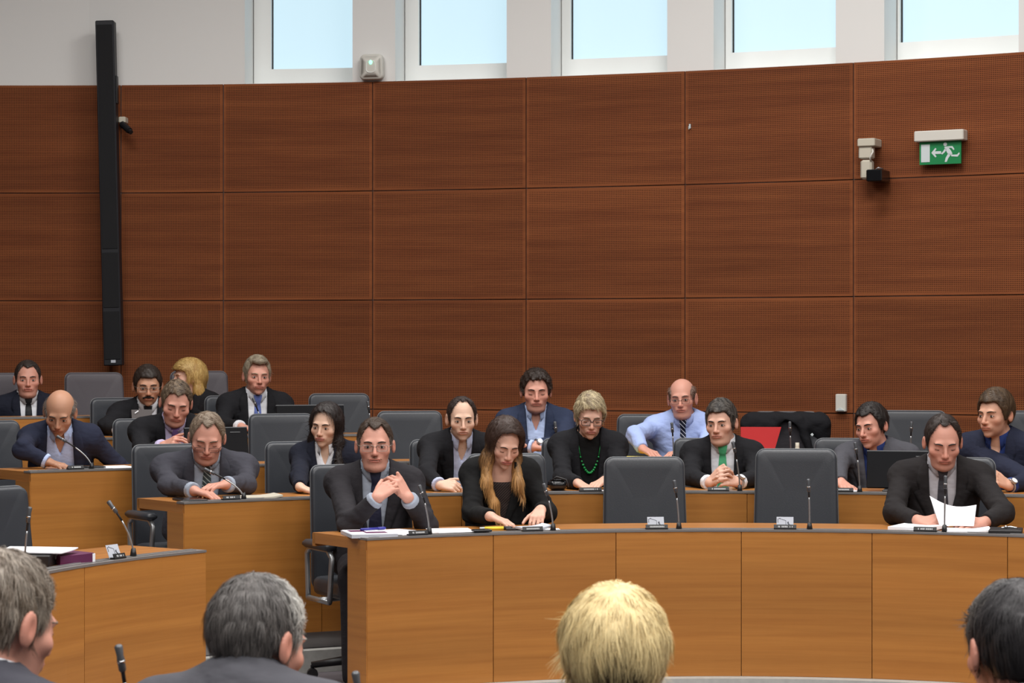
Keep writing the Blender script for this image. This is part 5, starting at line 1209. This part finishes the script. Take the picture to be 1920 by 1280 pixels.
# by the man with clasped hands
t, p, X, Y, u = sheet('magazine', 'glossy magazine stack at the left corner of the front desk', 'magazine', 692, 1003, 'A', .16, .21, .27, 18, h=.016, mat='paper_grey', pages=1)
b = MB(); b.box(u*.017, (.10, .13, .001), RM(X, Y, u)); c = b.build('cover', 'paper', t)
b = MB(); b.box(u*.0183+X*.02-Y*.05, (.05, .04, .0004), RM(X, Y, u)); b.box(u*.0183-X*.05+Y*.05, (.035, .05, .0004), RM(X, Y, u)); b.build('print', 'purple_leather', c)
sheet('paper_sheet', 'white sheets lying in front of the man with clasped hands', 'paper', 752, 998, 'A', .22, .21, .29, -12, h=.006); sheet('paper_sheet', 'white sheet right of the clasped-hands man\'s microphone', 'paper', 846, 996, 'A', .22, .20, .28, 14, h=.003)
def pen(label, x, row, off, L, rot, mat, cap, lift=0.0, rad=.006):
    p, r, o, u = on_ring(x, row, off); a = math.radians(rot); X = r*math.cos(a)+o*math.sin(a); p = p+u*(rad+lift+.0007)
    t = empty('pen', tuple(p)); tag(t, label, 'pen'); b = MB(); b.tube([-X*L/2, X*L*.18], rad, 10); b.build('barrel', mat, t, True)
    b = MB(); b.tube([X*L*.18, X*L*.45, X*L/2], [rad*1.15, rad*1.15, rad*.6], 10); b.build('cap', cap, t, True); return t
pen('blue pen lying on the magazine', 700, 'A', .20, .14, -8, 'blue_ink', 'blue_ink', lift=.0205)
pen('yellow highlighter on the front desk', 935, 'A', .20, .13, 12, 'yellow_paper', 'black_plastic', rad=.008); pen('slim white and yellow pen next to the highlighter', 925, 'A', .25, .13, 4, 'sign_white', 'yellow_paper', rad=.0055)
def phone(label, x, row, off, w, dp, rot, h=.010, mat='black_gloss', name='mobile_phone', cat='phone', lift=0.0):
    p, r, o, u = on_ring(x, row, off); a = math.radians(rot); X = r*math.cos(a)+o*math.sin(a); Y = np.cross(u, X); t = empty(name, tuple(p+u*(.0007+lift))); tag(t, label, cat)
    b = MB(); b.box(u*h/2, (w/2, dp/2, h/2), RM(X, Y, u), bev=.003); c = b.build('case', 'black_plastic', t); b = MB(); b.box(u*(h+.0003), (w/2-.006, dp/2-.006, .0006), RM(X, Y, u)); b.build('screen', mat, t); return t, p, X, Y, u
phone('black phone lying near the desk edge by the panel joint', 903, 'A', .045, .085, .055, 5, lift=.008); phone('black phone under the young woman\'s fingers', 975, 'A', .17, .13, .075, 20)
t, p, X, Y, u = sheet('magazine', 'folded pink and grey magazine under the young woman\'s left hand', 'magazine', 1000, 990, 'A', .11, .14, .10, -8, h=.010, mat='paper_grey', curl=.012, pages=1, lift=.006); b = MB(); b.box(u*.0112-X*.03+Y*.01, (.022, .03, .0006), RM(X, Y, u)); b.build('print', 'pink_print', t)
sheet('paper_sheet', 'white sheet by the young woman\'s microphone', 'paper', 1028, 992, 'A', .14, .11, .12, 10, h=.002)
# by the reading man
sheet('paper_stack', 'stack of white papers left of the reading man\'s hands', 'paper', 1722, 990, 'A', .20, .21, .26, 10, h=.018, pages=1, curl=.004); sheet('paper_sheet', 'open white notebook right of the reading man\'s microphone', 'paper', 1815, 996, 'A', .16, .20, .20, -14, h=.008, curl=.008, pages=1)
t, p, X, Y, u = phone('black organiser with keys at the right of the reading man', 1886, 'A', .15, .15, .19, -12, h=.018, mat='black_plastic', name='organiser', cat='organiser')
b = MB(); b.tube([u*.021-X*.02, u*.026+X*.02+Y*.02, u*.023+X*.05-Y*.01], .005, 6); b.ball(u*.026+X*.0, .008, 8, 6); b.build('keys', 'chrome', t, True)
# the sheet in his hands
A = P['reader']['arms']; t0 = at_ring(1743, 929, 2.83+.26); t1 = at_ring(1831, 946, 2.83+.26); b0 = at_ring(1762, 986, 2.83+.20); b1 = at_ring(1826, 986, 2.83+.20)
t = empty('paper_sheet', tuple((b0+b1)/2)); tag(t, 'curved white sheet held up by the reading man', 'paper'); og = (b0+b1)/2
def pg(i, j, k=0.0):
    f = i; top = t0*(1-f)+t1*f-U3*.028*math.sin(f*math.pi)*1.0; bt = b0*(1-f)+b1*f; q = bt*(1-j)+top*j; return q+v3(0, 1, 0)*(.02*math.sin(f*math.pi)+k)-og
b = MB(); b.grid(lambda i, j: pg(i, j), 10, 6); b.grid(lambda i, j: pg(1-i, j, .0015), 10, 6); b.build('sheet', 'paper', t, True)
# by the heavy man
phone('black tablet on the corner of the second-row desk', 356, 'B', .14, .13, .19, 12, h=.010, name='tablet', cat='tablet')
t, p, X, Y, u = sheet('open_book', 'open notebook with cream pages right of the heavy man\'s microphone', 'book', 488, 932, 'B', .14, .19, .16, 8, h=.008, curl=.010, mat='cream_plastic', pages=1); sheet('paper_sheet', 'white sheet under the heavy man\'s microphone', 'paper', 446, 934, 'B', .13, .10, .13, -6, h=.002)
# bald man: black mic unit and papers
phone('black conference unit beside the bald man\'s fingers', 160, 'C', .12, .20, .10, 3, h=.014, mat='black_plastic', name='conference_unit', cat='desk unit'); sheet('paper_sheet', 'white papers at the right of the bald man\'s microphone', 'paper', 216, 877, 'C', .14, .19, .24, 4, h=.006)
# woman with necklace: bag, papers
p, r, o, u = on_ring(1046, 'B', .20); t = empty('handbag', tuple(p)); tag(t, 'small black handbag lying left of the woman with the necklace', 'bag'); R = RM(r, o, u); pillow('pouch', 'black_gloss', [(x, y-.035) for x, y in rounded(.055, .05, .07, .03)], .05, lambda x, y, d: tuple(r*x+o*y+u*(.031+d)), t, bev=.022); b = MB(); b.tube([r*-.04+u*.05, r*-.01+u*.075+o*.02, r*.04+u*.06+o*.03, r*.05+u*.02+o*.04], .005, 6); b.build('strap', 'black_plastic', t, True)
sheet('paper_sheet', 'white sheet beneath the necklace woman\'s fingers', 'paper', 1118, 916, 'B', .10, .14, .14, 0, h=.003)
sheet('paper_sheet', 'white slip by the hand of the man at the monitor', 'paper', 1598, 918, 'B', .09, .05, .06, 0, h=.008)
# third row: yellow pad, red folder, glass
sheet('notepad', 'yellow notepad by the blue-shirted man\'s hand', 'notepad', 1192, 856, 'C', .26, .14, .2, -10, h=.012, mat='yellow_paper', pages=1)
p, r, o, u = on_ring(1425, 'C', .16); t = empty('red_folder', tuple(p)); tag(t, 'red folder standing on the third-row desk before the draped jacket', 'folder'); s = p[1]/FPX; b = MB(); b.slab([(-36*s, .0), (22*s, .0), (40*s, 62*s), (-36*s, 62*s)], .004, v3(0, 0, .001), r, unit(u*.97-o*.2), unit(o*.97+u*.2)); b.build('cover', 'red_card', t); b = MB(); b.slab([(-34*s, .0), (22*s, .0), (35*s, 50*s), (-34*s, 50*s)], .003, v3(0, 0, .001)-o*.012, r, unit(u*.97-o*.4), unit(o*.97+u*.4)); b.build('back_cover', 'red_card', t)
p, r, o, u = on_ring(1495, 'C', .22); t = empty('small_bottle', tuple(p)); tag(t, 'small bottle in front of the draped jacket', 'bottle'); b = MB(); b.tube([u*.001, u*.05, u*.065, u*.075, u*.10], [.026, .026, .014, .012, .012], 12); b.build('bottle_body', 'cream_plastic', t, True)
# monitors seen from behind
def monitor(label, x0, x1, ytop, row, off=.26, foot=True):
    xm = (x0+x1)/2; p, r, o, u = on_ring(xm, row, off); s = p[1]/FPX; w = (x1-x0)/2*s; h = CAMZ-(ytop-HOR)*s-p[2]
    t = empty('computer_monitor', tuple(p)); tag(t, label, 'monitor', 'black monitors seen from behind'); tl = unit(u*.98-o*.18); n = unit(o*.98+u*.18); R = RM(r, n, tl)
    b = MB(); b.box(tl*(h*.5+.008)+n*.0, (w, .010, h*.5-.008), R, bev=.004); b.build('shell', 'monitor_black', t)
    b = MB(); b.box(tl*(h*.5+.012)-n*.0105, (w-.012, .0008, h*.5-.024), R); b.build('screen', 'black_plastic', t)
    b = MB(); b.box(tl*h-n*.0, (w, .008, .0025), R); b.build('top_bezel', 'piping_grey', t)
    b = MB(); b.box(tl*(h-.028)+n*.011+r*w*.6, (w*.16, .0006, .002), R); b.build('badge', 'piping_grey', t)
    b = MB(); b.box(u*.006+o*.0, (w*.5, .08, .006), RM(r, o, u), bev=.003); b.box(u*.05-o*.01, (.03, .012, .05), RM(r, o, u), bev=.003); b.build('stand', 'black_plastic', t)
monitor('black monitor beside the man in the grey jacket', 1625, 1752, 845, 'B', .20); monitor('black monitor behind the heavy man\'s head', 346, 470, 801, 'C', .24); monitor('black monitor right of the silver-haired man', 518, 648, 759, 'D', .24)
p, r, o, u = on_ring(258, 'D', .20); t = empty('document_holder', tuple(p)); tag(t, 'grey upright card before the moustached man\'s tie', 'card'); b = MB(); b.slab([(-.03, 0), (.10, 0), (.10, .17), (-.03, .17)], .004, v3(0, 0, .001), r, unit(u*.98-o*.2), unit(o*.98+u*.2)); b.build('sheet', 'kick_grey', t); b = MB(); b.slab([(-.012, .145), (.012, .160), (.014, .154), (-.01, .139)], .001, o*.0-o*.03+u*.0+unit(o*.98+u*.2)*.038, r, unit(u*.98-o*.2), unit(o*.98+u*.2)); b.build('slip', 'paper', t)
# left front desk: folder, bag, papers
t, p, X, Y, u = phone('black leather bag at the left end of the front desk', 70, 'A', .20, .26, .15, -20, h=.045, mat='black_plastic', name='document_bag', cat='bag'); b = MB(); b.box(u*.03-Y*.076, (.016, .004, .010), RM(X, Y, u), bev=.002); b.build('buckle', 'chrome', t)
t, p, X, Y, u = sheet('ring_folder', 'purple leather folder on the left front desk', 'folder', 108, 1045, 'A', .19, .16, .26, 20, h=.035, mat='purple_leather', curl=.004, pages=1)
b = MB(); b.box(X*.079-Y*.128+u*.018, (.006, .004, .018), RM(X, Y, u)); b.build('white_tag', 'paper', t)
sheet('paper_sheet', 'white papers lying over the black bag on the left desk', 'paper', 66, 1042, 'A', .22, .21, .28, -14, h=.004, lift=.050, curl=.004)
# jacket over the chair back
R0, fz = TIER['C']; ob = jchair; rz = ob.rotation_euler[2]; M3 = rotm(math.degrees(rz)); ztop = 1.05*ob.scale[2]
bp = np.array(ob.location)
def jw(x, y, z): return bp+M3@v3(x, y, z)
Rt = rotm(math.degrees(rz))
def jk(Pt):
    q = (Pt-bp.astype(f32))@Rt.astype(f32); zt = ztop-.02
    D = cone(q, (-.20, .295, zt-.055), (.20, .295, zt-.055), .075, .075); x = np.stack([np.abs(q[:, 0]), q[:, 1], q[:, 2]], 1)
    D = smin(D, cone(x, (.215, .30, zt-.07), (.245, .32, zt-.42), .062, .050), .05)
    D = smin(D, ell(q, (0, .345, zt-.26), (.24, .045, .26)), .05)
    f = ell(q, (.0, .235, zt-.30), (.16, .09, .27)); D = smax(D, -f, .01)                          # open front shows the leather
    f2 = cone(q, (-.02, .20, zt-.13), (-.30, .20, zt-.40), .02, .05); D = smin(D, cone(q, (.09, .232, zt-.03), (.19, .240, zt-.34), .030, .022), .02); D = smin(D, cone(q, (-.05, .232, zt-.03), (-.21, .245, zt-.30), .034, .022), .02)
    return D+.004*wob(Pt, 30, 2.)
V, Q = polygonise(jk, bp+v3(-.45, -.1, .45), bp+v3(.45, .65, ztop+.1), .008)
t = empty('draped_jacket', tuple(jw(0, .29, ztop))); tag(t, 'black suit jacket hung over the back of the grey chair', 'jacket'); mk('jacket_shell', V-np.array(t.location), Q, 'suit_black', t, True)
pillow('lining', 'suit_charcoal', rounded(.17, .15, .40, .06), .02, lambda x, y, d: tuple(jw(x, .222+d+.05*(y/.4), ztop-.46+y)-np.array(t.location)), t, bev=.008)
b = MB(); b.box(jw(.165, .2, ztop-.14)-np.array(t.location), (.008, .012, .008), Rt@rotm(0, 0, 45), bev=.002); b.build('lapel_pin', 'sign_white', t)
# green bead necklace and hair tie, lapel pin
pn = P['necklace']; b = MB(); n = 15
for k in range(n):
    f = k/(n-1)*2-1; x = .050*f; z = -.175+.085*f*f; q = pn['front'](x, z, .010); b.ball(q, .0072 if abs(f) < .75 else .0052, 8, 6)
b.build('bead_necklace', 'green_bead', pn['t'], True, pn['org'])
for s_ in (-1, 1):
    b = MB(); b.tube([pn['front'](s_*(.050+.006*k), -.09+.035*k, .009) for k in range(3)], .0022, 6); b.build('necklace_cord', 'green_bead', pn['t'], True, pn['org'])
